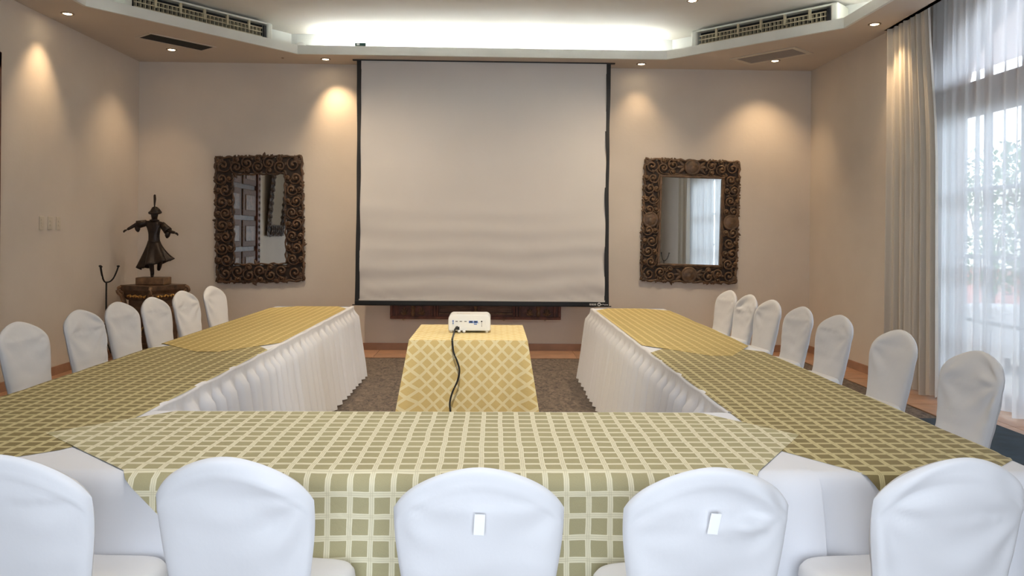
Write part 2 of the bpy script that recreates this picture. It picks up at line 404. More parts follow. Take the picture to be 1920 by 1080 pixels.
# ------------------------------------------------------------------ patio outside
pr = MB().b2(XW+.15, 7.9, -3, 15, 4.25, 4.4).build('sky_block_roof', W['winwood']); tag(pr, 'unseen brown roof added outside the window to block skylight', kind='structure')  # unseen slab added to cut the skylight reaching the window
g = MB().b2(XW+.15, 14, -6, 16, -.15, -.03).build('patio_ground', W['stone']); tag(g, 'pale stone patio outside the window', kind='structure')
gw = empty('wall_garden', (9.2, 8, 0)); tag(gw, 'pale garden wall with a red lower band outside', kind='structure')
MB().b2(0, .2, -10, 9, -.1, .95).build('lower_band', W['brick'], gw); MB().b2(.02, .18, -10, 9, .95, 2.7).build('upper_band', W['render'], gw)
def shrub(x, y, r, h, n, seed, label):
    rnd = random.Random(seed); t = empty('garden_shrub', (x, y, -.03)); mb = MB()
    for i in range(n):
        a = rnd.uniform(0, 2*PI); k = rnd.random()**.5; z = rnd.uniform(.25, 1)*h; rr = r*k*(1.1-abs(z/h-.6))
        p = Vector((rr*math.cos(a), rr*math.sin(a), z)); d = Vector((rnd.uniform(-1, 1), rnd.uniform(-1, 1), rnd.uniform(-.4, 1))).normalized()
        u = d.cross(Vector((0, 0, 1))).normalized()*.035; L = rnd.uniform(.09, .16)
        mb.add([p, p+d*L*.5+u, p+d*L, p+d*L*.5-u], [(0, 1, 2, 3)])
    tag(mb.build('foliage', W['leaf'], t), kind='stuff')
    st = MB()
    for i in range(5):
        a = i*1.256; st.tube([(0.05*math.cos(a), .05*math.sin(a), 0), (.15*r*math.cos(a), .15*r*math.sin(a), h*.4), (.5*r*math.cos(a), .5*r*math.sin(a), h*.85)], [.03, .02, .008], 6)
    st.build('stem', W['winwood'], t); tag(t, label, 'shrub', 'shrubs on the patio')
shrub(7.6, 10.6, .75, 2.9, 1500, 3, 'tall leafy green shrub outside by the middle window bar')
shrub(8.2, 12.6, .8, 3.0, 1500, 4, 'leafy green shrub farthest along the garden wall outside')
shrub(7.9, 8.6, .7, 2.3, 1200, 5, 'lower leafy green shrub outside near the right picture edge')
pt = empty('patio_table', (6.0, 8.9, -.03)); tag(pt, 'round patio table under a white cloth seen through the sheer curtain', 'table')
MB().lathe([(.0, .74), (.44, .74), (.45, .72), (.47, .5), (.50, .2)], 28, caps=False).build('white_cloth', W['linen'], pt, smooth=True)
MB().lathe([(.05, .02), (.05, .72), (.3, .725)], 12).build('pedestal', W['iron'], pt)
MB().lathe([(.3, 0), (.3, .02), (.05, .04)], 16).build('base', W['iron'], pt)
ip = empty('iron_scroll_panel', (6.9, 9.9, -.03)); tag(ip, 'black wrought iron scroll panel standing outside the window', 'ironwork')
for x in (-.35, .35): MB().b2(x-.012, x+.012, -.012, .012, 0, 2.2).build('upright', W['iron'], ip)
for z in (.3, 2.1): MB().b2(-.35, .35, -.01, .01, z-.012, z+.012).build('rail', W['iron'], ip)
for k in range(5):
    for s in (-1, 1):
        MB().tube([(s*.17+s*.13*(1-i/26)*math.cos(i*.38), 0, .55+k*.33+.15*(1-i/26)*math.sin(i*.38)) for i in range(24)], .010, 5, up=(0, 1, 0)).build('scroll', W['iron'], ip)
ip.rotation_euler.z = -.5

# ------------------------------------------------------------------ curtains
def curtain(name, x, y0, y1, z0, z1, mt, amp, per, seed, label, cat='curtain', gather=None, nv=14, dens=60):
    rnd = random.Random(seed); n = int((y1-y0)*dens)
    ph = [rnd.uniform(0, 6.28) for _ in range(4)]
    def fn(u, v):
        z = z0+(z1-z0)*v
        yy = y0+(y1-y0)*u
        if gather: yy = gather(u, v)
        s = (y1-y0)*u
        k = 2*PI/per
        wv = math.sin(k*s+ph[0]+1.1*math.sin(s*1.7+ph[1]))*.62+.38*math.sin(k*1.83*s+ph[2]+.4*v)+.25*math.sin(k*.37*s+ph[3])
        a = amp*(.75+.45*(1-v))
        return (x+a*wv, yy+.3*a*math.cos(k*s+ph[1]), z+(.012*math.sin(k*.5*s) if v == 0 else 0))
    o = MB().grid(fn, n, nv).build(name, mt, smooth=True); tag(o, label, cat, 'window curtains'); return o
def gath(u, v):
    w = 1-.12*math.sin(v*PI)*0
    right = 7.07-.05*(1-v)+.14*sstep(.55, 1, v)
    return right+(7.955-right)*u
curtain('drape', 4.085, 7.05, 7.955, .03, 3.925, W['drape'], .034, .13, 1, 'grey beige drape gathered beside the back corner', gather=gath, dens=220)
curtain('drape', 4.16, 2.55, 3.45, .03, 3.925, W['drape'], .045, .12, 2, 'grey beige drape at the near end of the window, seen in the mirror', dens=160)
curtain('sheer_curtain', 4.30, 2.9, 7.5, .05, 3.925, W['sheer'], .042, .17, 3, 'white translucent sheer curtain hanging across the arched window', dens=110)
MB().tube([(4.12, 2.5, 3.955), (4.12, 7.96, 3.955)], .014, 8).build('curtain_rail', W['plastic']); tag(bpy.data.objects['curtain_rail'], 'white rail carrying the drapes inside the ceiling pocket', 'rail', 'curtain rails in the pocket')
o = MB().tube([(4.30, 2.5, 3.955), (4.30, 7.82, 3.955)], .012, 8).build('curtain_rail', W['plastic']); tag(o, 'white rail carrying the sheer curtain inside the ceiling pocket', 'rail', 'curtain rails in the pocket')

# ================================================================== CEILING FITTINGS
def downlight(x, y, aim, power, label, size=.9, z=None, blend=1.0, col=(1.0, .70, .40)):
    z = z or ZC
    t = empty('recessed_downlight', (x, y, z)); tag(t, label, 'light', 'recessed ceiling downlights')
    MB().lathe([(.062, .002), (.062, -.006), (.048, -.010), (.042, -.004), (.042, .002)], 24, caps=False).build('trim_ring', W['chrome'], t, smooth=True)
    MB().lathe([(.0, -.004), (.036, -.006), (.040, -.001)], 20, caps=False).build('lit_lens', W['bulb'], t, smooth=True)
    l = bpy.data.lights.new('downlight_beam', 'SPOT'); l.energy = power; l.color = col; l.spot_size = size; l.spot_blend = blend; l.shadow_soft_size = .03
    s = bpy.data.objects.new('downlight_beam', l); COL.objects.link(s); s.parent = t; s.location = (0, 0, -.03)
    d = Vector(aim)-Vector((x, y, z)); s.rotation_euler = d.to_track_quat('-Z', 'Y').to_euler()
downlight(-4.25, 7.79, (XL, 7.75, 2.2), SPOT_W*1.1, 'round warm downlight over the left wall near the ceiling edge', 1.25)
downlight(-3.83, 9.26, (-4.45, 9.3, 1.2), SPOT_W*.9, 'round warm downlight beside the dark ceiling slot', 1.5)
downlight(-2.10, 9.65, (-1.85, YB, 2.4), SPOT_W*1.5, 'round warm downlight just left of the projection screen', 1.35)
downlight(1.84, 9.67, (1.85, YB+.1, 1.2), SPOT_W*.5, 'bright round downlight just right of the projection screen', 1.4)
downlight(3.43, 9.39, (3.45, YB+.1, 1.0), SPOT_W*1.3, 'round warm downlight beside the pale ceiling grille', 1.6)
downlight(3.83, 7.72, (4.2, 7.55, 2.2), SPOT_W*1.1, 'round warm downlight shining on the grey drape', 1.3)

for x, y, ax, ay, az, pw, sz, col, lb in (
    (-2.1, 8.12, -1.3, 8.2, .7, 1.7, 2.3, (1, .80, .56), 'far left table'), (2.08, 8.12, 1.2, 8.2, .7, 1.7, 2.3, (1, .80, .56), 'far right table'),
    (-2.1, 5.0, -1.85, 4.2, .7, .75, 1.5, (1, .84, .62), 'near left table'), (2.08, 5.0, 1.42, 4.2, .7, .75, 1.5, (1, .84, .62), 'near right table'),
    (-.75, 2.2, -.7, 2.95, .7, 1.0, 1.3, (1, .97, .94), 'left half of the front table, added to brighten it'), (.75, 2.2, .45, 2.95, .7, 1.0, 1.3, (1, .97, .94), 'right half of the front table, added to brighten it'),  # unseen lamp pair added to brighten the front table top
    (-.15, 3.4, -.17, 5.9, .55, 3.2, 1.0, (1, .92, .78), 'projector table, added to brighten it')):  # unseen spot added to lift the light inside the U
    downlight(x, y, (ax, ay, az), ROOM_W*pw, 'downlight in the raised ceiling aimed at the %s' % lb, sz, ZU, 1.0, col)
def on_soffit(name, c, ang): return empty(name, (*c, ZC), ang)
# dark slot, left
sl = on_soffit('air_slot', (-3.62, 8.90), math.atan2(.568, .474)); tag(sl, 'long dark air slot in the lowered ceiling on the left', 'vent')
MB().b2(-.37, .37, -.135, .135, -.004, .0).build('slot_opening', W['acd'], sl)
for a, b, c, d in ((-.40, .40, .135, .16), (-.40, .40, -.16, -.135), (-.40, -.37, -.135, .135), (.37, .40, -.135, .135)):
    MB().b2(a, b, c, d, -.008, 0).build('frame_strip', W['soffit'], sl)
vr = on_soffit('ceiling_grille', (3.29, 9.14), math.atan2(-.57, .49)); tag(vr, 'pale rectangular air grille in the lowered ceiling on the right', 'vent')
MB().b2(-.36, .36, -.17, .17, -.003, 0).build('back_plate', W['grille'], vr)
for a, b, c, d in ((-.42, .42, .17, .22), (-.42, .42, -.22, -.17), (-.42, -.36, -.17, .17), (.36, .42, -.17, .17)):
    MB().b2(a, b, c, d, -.012, 0).build('grille_frame', W['cream'], vr, bevel=.003)
for k in range(11): MB().box((0, -.15+k*.03, -.007), (.72, .016, .003)).build('louver', W['grille'], vr)
o = MB().lathe([(.0, -.012), (.012, -.010), (.018, 0)], 12, c=(-2.62, 9.62, ZC)).build('sprinkler_cap', W['chrome']); tag(o, 'tiny round metal cap in the lowered ceiling left of the screen', 'cap')

def ac_unit(a, b, label, flip):
    """suspended unit along the diagonal lip from a to b; grille towards the room"""
    a = Vector(a); b = Vector(b); L = (b-a).length; d = (b-a).normalized(); c = (a+b)/2
    t = empty('air_conditioner', (c.x, c.y, ZC+.05), math.atan2(d.y, d.x)); tag(t, label, 'air conditioner', 'air conditioners above the ceiling lip')
    h = .245; y0 = .0                                        # local +y points away from the room
    MB().b2(-L/2+.03, L/2-.03, y0+.10, y0+.30, 0, h).build('casing', W['acw'], t, bevel=.02)
    MB().b2(-L/2+.03, L/2-.03, y0+.085, y0+.10, .0, h-.02).build('air_outlet', W['acd'], t)
    MB().b2(-L/2, L/2, y0+.0, y0+.10, h-.022, h).build('top_edge', W['acw'], t, bevel=.006)
    MB().b2(-L/2, L/2, y0+.0, y0+.10, -.0, .022).build('bottom_edge', W['acw'], t, bevel=.006)
    for s in (-1, 1): MB().b2(s*L/2-.05, s*L/2+.03, y0-.006, y0+.29, -.005, h+.004).build('end_cap', W['acw'], t, bevel=.02)
    MB().b2(flip*(L/2-.07)-.018, flip*(L/2-.07)+.018, y0-.004, y0+.02, .05, h-.04).build('control_panel', W['dark'], t, bevel=.004)
    for z in (.075, .125, .172): MB().b2(-L/2+.05, L/2-.1, y0+.012, y0+.022, z-.005, z+.005).build('louver', W['acv'], t)
    n = int(L/.05)
    vm = MB().b2(-.004, .004, y0+.02, y0+.075, .02, .172).mesh('vane', W['acv'])
    for i in range(1, n):
        o = bpy.data.objects.new('vane', vm); COL.objects.link(o); o.parent = t; o.location.x = -L/2+.03+(L-.1)*i/n
    for i in range(1, 6):
        x = -L/2+(L)*i/6; MB().b2(x-.012, x+.012, y0+.004, y0+.03, .11, h-.012).build('bracket', W['acv'], t)
dl = (Vector(IN[2])-Vector(IN[1])); nl = Vector((-dl.y, dl.x)).normalized()
P = lambda i, j, t, off: (Vector(IN[i])+(Vector(IN[j])-Vector(IN[i]))*t+off)
ac_unit(P(1, 2, .18, nl*.045), P(1, 2, .855, nl*.045), 'long ivory air conditioner with slatted grille on the left ceiling diagonal', 1)
dr_ = (Vector(IN[4])-Vector(IN[3])); nr = Vector((-dr_.y, dr_.x)).normalized()
ac_unit(P(3, 4, .17, nr*.045), P(3, 4, .95, nr*.045), 'long ivory air conditioner with slatted grille on the right ceiling diagonal', 1)
sd = MB().lathe([(.075, 0), (.075, .02), (.06, .035), (0, .04)], 24, M=Matrix.Translation((-2.42, 9.70, 3.80)) @ Matrix.Rotation(PI/2, 4, 'X')).build('smoke_detector', W['plastic'], smooth=True); tag(sd, 'white round detector inside the lit cove at left', 'detector')
bx = empty('small_sign_box', (-1.63, 9.405, ZC+.105)); tag(bx, 'small dark green box resting on the cove lip above the screen', 'box')
MB().b2(-.065, .065, 0, .03, 0, .042).build('body', W['green'], bx, bevel=.003); MB().b2(-.045, -.01, -.002, 0, .012, .034).build('white_mark', W['print'], bx)

# ================================================================== BACK WALL
# projection screen
YS = 9.66; sx0, sx1, sz0 = -1.715, 1.455, .655
ps = empty('projection_screen', ((sx0+sx1)/2, YS, sz0)); tag(ps, 'large white pull-down projection screen with black side borders', 'screen')
hwid = (sx1-sx0)/2
def screen_pt(u, v):
    x = -hwid+.055+(2*hwid-.11)*u; z = .0+(ZC-sz0)*v
    low = 1-v
    dy = .006*nz(x*.5, z*5.0, 2)*low+.004*math.sin(z*26+nz(x, z)*2)*sstep(.35, 1, low)
    e = min(u, 1-u); dy += .014*math.sin(z*9+3*u)*math.exp(-e*30)*low+.012*math.sin((x*.6+z)*40)*math.exp(-v*26)*math.exp(-e*6)
    return (x, dy, z)
MB().grid(screen_pt, 60, 110).build('screen_fabric', W['screen'], ps, smooth=True)
for s in (-1, 1):
    mb = MB()
    def bfn(u, v, s=s):
        z = (ZC-sz0)*v; wob = .010*math.sin(z*7.5+s)*math.sin(v*PI)
        xo = s*(hwid-.0)-s*.012*math.sin(PI*v); xi = s*(hwid-.058)+wob*s*.6
        return (xo+(xi-xo)*u+.3*wob, -.004+.006*math.sin(z*9), z)
    mb.grid(bfn, 4, 60).build('side_border', W['black'], ps, smooth=True)
MB().b2(-hwid, hwid, -.012, .012, -.045, .010).build('bottom_bar', W['bar'], ps, bevel=.006)
MB().b2(-hwid-.03, hwid+.03, -.006, .006, -.050, -.038).build('weight_rod', W['bar'], ps)
MB().b2(-hwid+.05, hwid-.05, -.006, -.002, .012, .030).build('white_hem', W['screen'], ps)
MB().b2(-hwid-.05, hwid+.05, -.02, .03, ZC-sz0-.012, ZC-sz0-.001).build('ceiling_slot', W['dark'], ps)
lg = MB()
for k in range(3):
    for z in (-.026, -.012): lg.b2(hwid-.245+k*.03, hwid-.22+k*.03, -.0145, -.0125, z-.004, z+.004)
    lg.b2(hwid-.245+k*.03, hwid-.238+k*.03, -.0145, -.0125, -.028, -.008)
lg.rings([[(hwid-.125+r*math.cos(q*PI/10), -.0145, -.018+r*math.sin(q*PI/10)) for q in range(20)] for r in (.022, .011)], caps=False)
for k, zz in enumerate((-.020, -.016, -.022, -.022, -.022)): lg.b2(hwid-.098+k*.018, hwid-.086+k*.018, -.0145, -.0125, zz-.006, zz+.004)
lg.build('maker_print', W['print'], ps)

# carved wooden panel hung on the wall, mostly behind the screen
cp = empty('carved_wall_panel', (-.215, YB, .415)); tag(cp, 'long red-brown carved wooden panel on the wall below the screen', 'wall panel')
pw = 1.09; phh = 1.0
MB().b2(-pw, pw, -.05, 0, 0, phh).build('backboard', W['red'], cp)
MB().b2(-pw, pw, -.085, -.05, 0, .035).build('bottom_rail', W['red'], cp, bevel=.008)
MB().b2(-pw, pw, -.085, -.05, phh-.04, phh).build('top_rail', W['red'], cp, bevel=.008)
for s in (-1, 1):
    for k, (a, b) in enumerate(((1.055, 1.09), (.99, 1.02), (.55, .575), (.51, .535), (.48, .50))):
        MB().b2(min(s*a, s*b), max(s*a, s*b), -.08, -.05, .035, phh-.04).build('stile', W['red'], cp, bevel=.006)
    # carved leaf and baluster at each end
    MB().lathe([(.012, 0), (.022, .02), (.028, .05), (.016, .08), (.030, .10), (.022, .13), (.03, .16), (.012, .2)], 12, c=(s*.80, -.06, .03)).build('baluster', W['wood2'], cp, smooth=True)
    for q in (-1, 1):
        cx = s*.80+q*.11
        m = MB()
        for k in range(5):
            an = PI*.1+k*PI*.2
            m.tube([(cx, -.06, .05), (cx+.03*math.cos(an), -.068, .05+.05*math.sin(an)), (cx+.055*math.cos(an), -.06, .06+.085*math.sin(an))], [.006, .013, .004], 6)
        m.build('carved_leaf', W['wood2'], cp, smooth=True)
for s in (-1, 1):
    MB().b2(min(s*.06, s*.46), max(s*.06, s*.46), -.062, -.05, .085, .6).build('field', W['redl'], cp, bevel=.008)
    MB().b2(min(s*.05, s*.47), max(s*.05, s*.47), -.08, -.05, .065, .08).build('field_moulding', W['wood2'], cp, bevel=.004)
MB().lathe([(.0, 0), (.02, .0), (.028, .03), (.014, .06), (.026, .1), (.01, .14)], 12, c=(0, -.065, .06)).build('centre_finial', W['wood2'], cp, smooth=True)
for x in (-.925, .36, .89):
    MB().lathe([(0, -.014), (.012, -.010), (.013, 0)], 12, M=Matrix.Translation((x, -.03, -.012)) @ Matrix.Rotation(-PI/2, 4, 'X') @ Matrix.Rotation(PI, 4, 'X')).build('stud', W['brass'], cp, smooth=True)

# carved mirrors
def spiral(mb, c, r, turns, start, hand, th, y=-.03, n=26):
    pts = []; rd = []
    for i in range(n):
        k = i/(n-1); a = start+hand*turns*2*PI*k; rr = r*(1-k*.88)
        pts.append((c[0]+rr*math.cos(a), y-.012*k, c[1]+rr*math.sin(a))); rd.append(th*(.55+.75*k))
    mb.tube(pts, rd, 6, up=(0, 1, 0))
    e = pts[-1]; mb.lathe([(.0, -.016), (th*1.2, -.010), (th*1.5, .008)], 8, M=Matrix.Translation(e) @ Matrix.Rotation(-PI/2, 4, 'X') @ Matrix.Rotation(PI, 4, 'X'))
def leaf(mb, p, ang, L, wd, y=-.03):
    d = Vector((math.cos(ang), 0, math.sin(ang))); u = Vector((-d.z, 0, d.x)); p = Vector((p[0], y, p[1]))
    q = [p, p+d*L*.35+u*wd, p+d*L*.7+u*wd*.7, p+d*L, p+d*L*.7-u*wd*.7, p+d*L*.35-u*wd, p+d*L*.45+Vector((0, -.018, 0))]
    mb.add(q, [(0, 6, 1), (1, 6, 2), (2, 6, 3), (3, 6, 4), (4, 6, 5), (5, 6, 0)])
def carved_mirror(loc, rot, w, h, band, style, mt, label, seed, inner=.03, ry=0.0, lean=0.0):
    rnd = random.Random(seed)
    t = empty('carved_mirror', loc); t.rotation_euler = (lean, ry, rot); tag(t, label, 'mirror', 'carved wooden mirrors')
    W2, H2 = w/2, h/2; gw, gh = W2-band, H2-band
    MB().b2(-gw-.02, gw+.02, -.022, -.016, -gh-.02, gh+.02).build('mirror_glass', W['mirror'], t)
    bk = MB()
    for a, b, c, d in ((-W2+.03, W2-.03, gh, H2-.03), (-W2+.03, W2-.03, -H2+.03, -gh), (-W2+.03, -gw, -gh, gh), (gw, W2-.03, -gh, gh)): bk.b2(a, b, -.018, 0, c, d)
    bk.build('frame_board', W['board'], t)
    if style == 'medallion':
        for a, b, c, d in ((-gw-inner, gw+inner, gh, gh+inner), (-gw-inner, gw+inner, -gh-inner, -gh), (-gw-inner, -gw, -gh, gh), (gw, gw+inner, -gh, gh)):
            MB().b2(a, b, -.048, -.02, c, d).build('inner_moulding', mt, t, bevel=.008)
    cv = MB()
    ib = inner if style == 'medallion' else 0
    mid = (band+ib)/2                                         # centre of the carved band from the outer edge
    bw = band-ib
    hx, hz = W2-bw/2, H2-bw/2
    for mx, mz, an in ((0, hz, 0), (0, -hz, 0), (-hx, 0, PI/2), (hx, 0, PI/2)) if style == 'medallion' else ():
        for q in (-1, 1):
            for k in range(3): leaf(cv, (mx+q*.09*math.cos(an), mz+q*.09*math.sin(an)), an+(PI if q < 0 else 0)+(k-1)*.75, bw*.55, bw*.10, -.03)
    skip = ((0, hz), (0, -hz), (-hx, 0), (hx, 0)) if style == 'medallion' else ()
    def run(p0, p1, nrm):
        p0 = Vector(p0); p1 = Vector(p1); L = (p1-p0).length; d = (p1-p0).normalized(); n = max(2, round(L/(bw*.60)))
        base = math.atan2(d.y, d.x)
        for i in range(n):
            c = p0+d*L*(i+.5)/n; sgn = 1 if i % 2 else -1; c2 = c+Vector(nrm)*sgn*bw*.10
            if any(math.hypot(c.x-mx, c.y-my) < .13 for mx, my in skip): continue
            spiral(cv, c2, bw*.34, 1.35+rnd.uniform(-.1, .2), base+sgn*PI/2+rnd.uniform(-.3, .3), sgn, bw*.066, -.045)
            spiral(cv, c-Vector(nrm)*sgn*bw*.30, bw*.20, 1.2, base-sgn*PI/2+rnd.uniform(-.4, .4), -sgn, bw*.062, -.040)
            for q in range(6):
                leaf(cv, c2+d*bw*rnd.uniform(-.38, .38)+Vector(nrm)*bw*rnd.uniform(-.3, .3), rnd.uniform(0, 6.28), bw*rnd.uniform(.26, .42), bw*.085, -.026)
            for q in (-1, 1):
                leaf(cv, c+Vector(nrm)*bw*.36+d*bw*.16*q, math.atan2(nrm[1], nrm[0])+q*.5, bw*.22, bw*.085, -.026)
    run((-hx+bw*.4, hz), (hx-bw*.4, hz), (0, 1)); run((-hx+bw*.4, -hz), (hx-bw*.4, -hz), (0, -1))
    run((-hx, -hz+bw*.4), (-hx, hz-bw*.4), (-1, 0)); run((hx, -hz+bw*.4), (hx, hz-bw*.4), (1, 0))
    for sx in (-1, 1):
        for sz in (-1, 1):
            spiral(cv, (sx*hx, sz*hz), bw*.42, 1.5, PI*.25, sx*sz, bw*.06)
            for q in range(5): leaf(cv, (sx*(hx+bw*.1), sz*(hz+bw*.1)), math.atan2(sz, sx)+(q-2)*.45, bw*.42, bw*.09, -.028)
    # rope-like outer and inner edges, slightly uneven
    for k, (ex, ez, rr) in enumerate(((W2-.02, H2-.02, .016), (gw+ib+.008, gh+ib+.008, .012))):
        cor = [(-ex, -ez), (ex, -ez), (ex, ez), (-ex, ez), (-ex, -ez)]
        for (a, b), (c, d) in zip(cor, cor[1:]):
            L = math.hypot(c-a, d-b); n = int(L/.03)
            cv.tube([(a+(c-a)*i/n+.008*math.sin(i*1.3)*(abs(d-b) > 0), -.026, b+(d-b)*i/n+.008*math.sin(i*1.3)*(abs(c-a) > 0)) for i in range(n+1)], [rr*(1+.3*math.sin(i*2.1)) for i in range(n+1)], 6, up=(0, 1, 0))
    cv.build('carved_scrollwork', mt, t, smooth=True)
    if style == 'medallion':
        for c in ((0, hz), (0, -hz), (-hx, 0), (hx, 0)):
            m = Matrix.Translation((c[0], -.03, c[1])) @ Matrix.Rotation(PI/2, 4, 'X')
            MB().lathe([(.105, -.01), (.105, .012), (.095, .03), (.08, .018), (.07, .022), (.03, .034), (0, .036)], 26, M=m).build('medallion', mt, t, smooth=True)
    return t
carved_mirror((-2.975, YB-.01, 1.67), 0, 1.13, 1.62, .245, 'scroll', W['wood'], 'dark carved scrollwork mirror on the back wall beside the statue', 11, ry=-.024)
carved_mirror((2.54, YB-.01, 1.695), 0, 1.26, 1.60, .245, 'medallion', W['wood3'], 'brown carved mirror with round medallions right of the screen', 12, ry=.024)
carved_mirror((XL+.10, 3.85, 2.35), PI/2, 1.25, 1.85, .22, 'scroll', W['wood'], 'dark carved mirror on the left wall, seen only in reflection', 13, lean=0)
bpy.data.objects['carved_mirror.002'].rotation_euler = (.09, 0, PI/2)

# light switches on the left wall
for k, (y, nm) in enumerate(((7.84, 'nearest of three'), (7.99, 'middle of three'), (8.14, 'farthest of three'))):
    t = empty('light_switch', (XL, y, 1.575)); tag(t, 'cream light switch plate on the left wall, %s' % nm, 'switch', 'light switches on the left wall')
    MB().b2(0, .010, -.038, .038, -.068, .068).build('plate', W['cream'], t, bevel=.004)
    for q in ((-.03, .0, .03) if k == 0 else (-.02, .02)): MB().b2(.010, .015, -.016, .016, q-.010, q+.010).build('rocker', W['cream'], t, bevel=.002)

# ================================================================== STATUE CORNER
pd = empty('carved_pedestal', (-4.0, 9.22, 0), math.radians(-27)); tag(pd, 'square dark carved pedestal with worn gilding under the statue', 'pedestal')
def sq(h, z, n=1): return [(-h, -h, z), (h, -h, z), (h, h, z), (-h, h, z)]
MB().rings([sq(.25, 0), sq(.25, .08), sq(.22, .12), sq(.20, .15)]).build('base', W['wood'], pd, bevel=.008)
MB().rings([sq(.19, .15), sq(.185, .45), sq(.19, .70)]).build('body', W['wood'], pd, bevel=.006)
MB().rings([sq(.20, .70), sq(.225, .74), sq(.225, .78), sq(.25, .82), sq(.255, .875)]).build('top', W['wood'], pd, bevel=.006)
for a in range(4):
    R = Matrix.Rotation(a*PI/2, 4, 'Z')
    # corner bracket: scroll on the diagonal with a hanging leaf
    m = MB(); dgn = Vector((.7071, .7071, 0))
    pts = []
    for i in range(22):
        k = i/21; an = -PI/2+k*2.6*PI; rr = .055*(1-.8*k); pts.append(R @ (dgn*(.335+rr*math.cos(an))+Vector((0, 0, .815+rr*math.sin(an)))))
    m.tube(pts, [.022*(1-.3*i/21) for i in range(22)], 8)
    m.tube([R @ (dgn*.34+Vector((0, 0, .77))), R @ (dgn*.31+Vector((0, 0, .66))), R @ (dgn*.275+Vector((0, 0, .50)))], [.03, .026, .008], 8)
    m.build('corner_scroll', W['wood2'], pd, smooth=True)
    g = MB()
    for k in range(3): g.tube([R @ (dgn*(.345-.012*k)+Vector((0, 0, .76-k*.07))), R @ (dgn*(.33-.012*k)+Vector((0, 0, .70-k*.07)))], [.022, .006], 6)
    g.build('gilt_leaf', W['gilt'], pd, smooth=True)
    g = MB()
    for k in range(7):
        x = -.135+k*.045
        g.tube([R @ Vector((x-.02, -.228, .755+.012*(k % 2))), R @ Vector((x, -.238, .745)), R @ Vector((x+.02, -.228, .765-.012*(k % 2)))], [.006, .015, .006], 6)
    g.build('gilt_swag', W['gilt'], pd, smooth=True)
    MB().add([R @ Vector(p) for p in ((-.12, -.192, .2), (.12, -.192, .2), (.12, -.192, .62), (-.12, -.192, .62), (-.10, -.186, .22), (.10, -.186, .22), (.10, -.186, .6), (-.10, -.186, .6))], [(0, 1, 5, 4), (1, 2, 6, 5), (2, 3, 7, 6), (3, 0, 4, 7)]).build('panel_moulding', W['wood2'], pd)
    g = MB()
    for k in range(5):
        an = k*1.256
        g.tube([R @ Vector((.0, -.195, .36)), R @ Vector((.05*math.cos(an), -.205, .36+.07*math.sin(an))), R @ Vector((.075*math.cos(an+.4), -.195, .36+.1*math.sin(an+.4)))], [.010, .016, .004], 6)
    g.build('gilt_ornament', W['gilt'], pd, smooth=True)

st = empty('bronze_statue', (-4.0, 9.22, .877)); tag(st, 'dark bronze statue of a turbaned dancer with outstretched arms on the pedestal', 'statue')
MB().b2(-.165, .165, -.11, .11, 0, .085).build('plinth', W['wood2'], st, bevel=.008)
def skin(name, joints, edges, mt, parent, sub=2):
    me = bpy.data.meshes.new(name); me.from_pydata([j[0] for j in joints], edges, []); me.update()
    o = bpy.data.objects.new(name, me); COL.objects.link(o); o.parent = parent; me.materials.append(mt)
    sk = o.modifiers.new('skin', 'SKIN'); sk.use_smooth_shade = True
    for i, j in enumerate(joints):
        r = j[1]; me.skin_vertices[0].data[i].radius = (r, r) if not hasattr(r, '__len__') else r
    me.skin_vertices[0].data[0].use_root = True
    s = o.modifiers.new('sub', 'SUBSURF'); s.levels = sub; s.render_levels = sub
    return o
Z = .085
J = [((0, 0, Z+.40), (.060, .048)), ((.0, 0, Z+.50), (.056, .045)), ((.002, 0, Z+.60), (.070, .046)), ((.004, -.002, Z+.655), (.034, .034)), ((.006, -.008, Z+.69), .028),
     ((.010, -.014, Z+.728), (.047, .050)), ((.010, -.012, Z+.775), (.036, .038)),
     ((-.075, 0, Z+.635), .034), ((-.155, -.02, Z+.645), .028), ((-.235, -.05, Z+.59), .021), ((-.285, -.07, Z+.555), .016),
     ((.080, 0, Z+.625), .034), ((.150, -.02, Z+.56), .028), ((.225, -.05, Z+.535), .021), ((.275, -.065, Z+.525), .016),
     ((-.030, -.005, Z+.32), .046), ((-.020, -.035, Z+.19), .036), ((-.012, -.01, Z+.06), .024), ((-.012, -.012, Z+.025), .022), ((.012, -.075, Z+.016), .017),
     ((.040, .01, Z+.32), .046), ((.055, .05, Z+.20), .036), ((.025, .085, Z+.10), .024), ((.012, .095, Z+.07), .018)]
Ed = [(0,1),(1,2),(2,3),(3,4),(4,5),(5,6),(2,7),(7,8),(8,9),(9,10),(2,11),(11,12),(12,13),(13,14),(0,15),(15,16),(16,17),(17,18),(18,19),(0,20),(20,21),(21,22),(22,23)]
skin('figure', J, Ed, W['bronze'], st)
for s, hx, hy, hz_, dx in ((-1, -.285, -.07, Z+.555, -1), (1, .275, -.065, Z+.525, 1)):
    m = MB()
    for k in range(4):
        a = (k-1.5)*.22
        m.tube([(hx, hy, hz_), (hx+dx*.022*math.cos(a), hy-.006, hz_-.010+.022*math.sin(a)), (hx+dx*(.040-.004*abs(k-1.5))*math.cos(a), hy-.010, hz_-.022+.035*math.sin(a))], [.009, .007, .004], 6)
    m.tube([(hx, hy-.004, hz_), (hx+dx*.008, hy-.022, hz_-.006), (hx+dx*.018, hy-.03, hz_-.016)], [.008, .007, .004], 6)
    m.build('hand', W['bronze'], st, smooth=True)
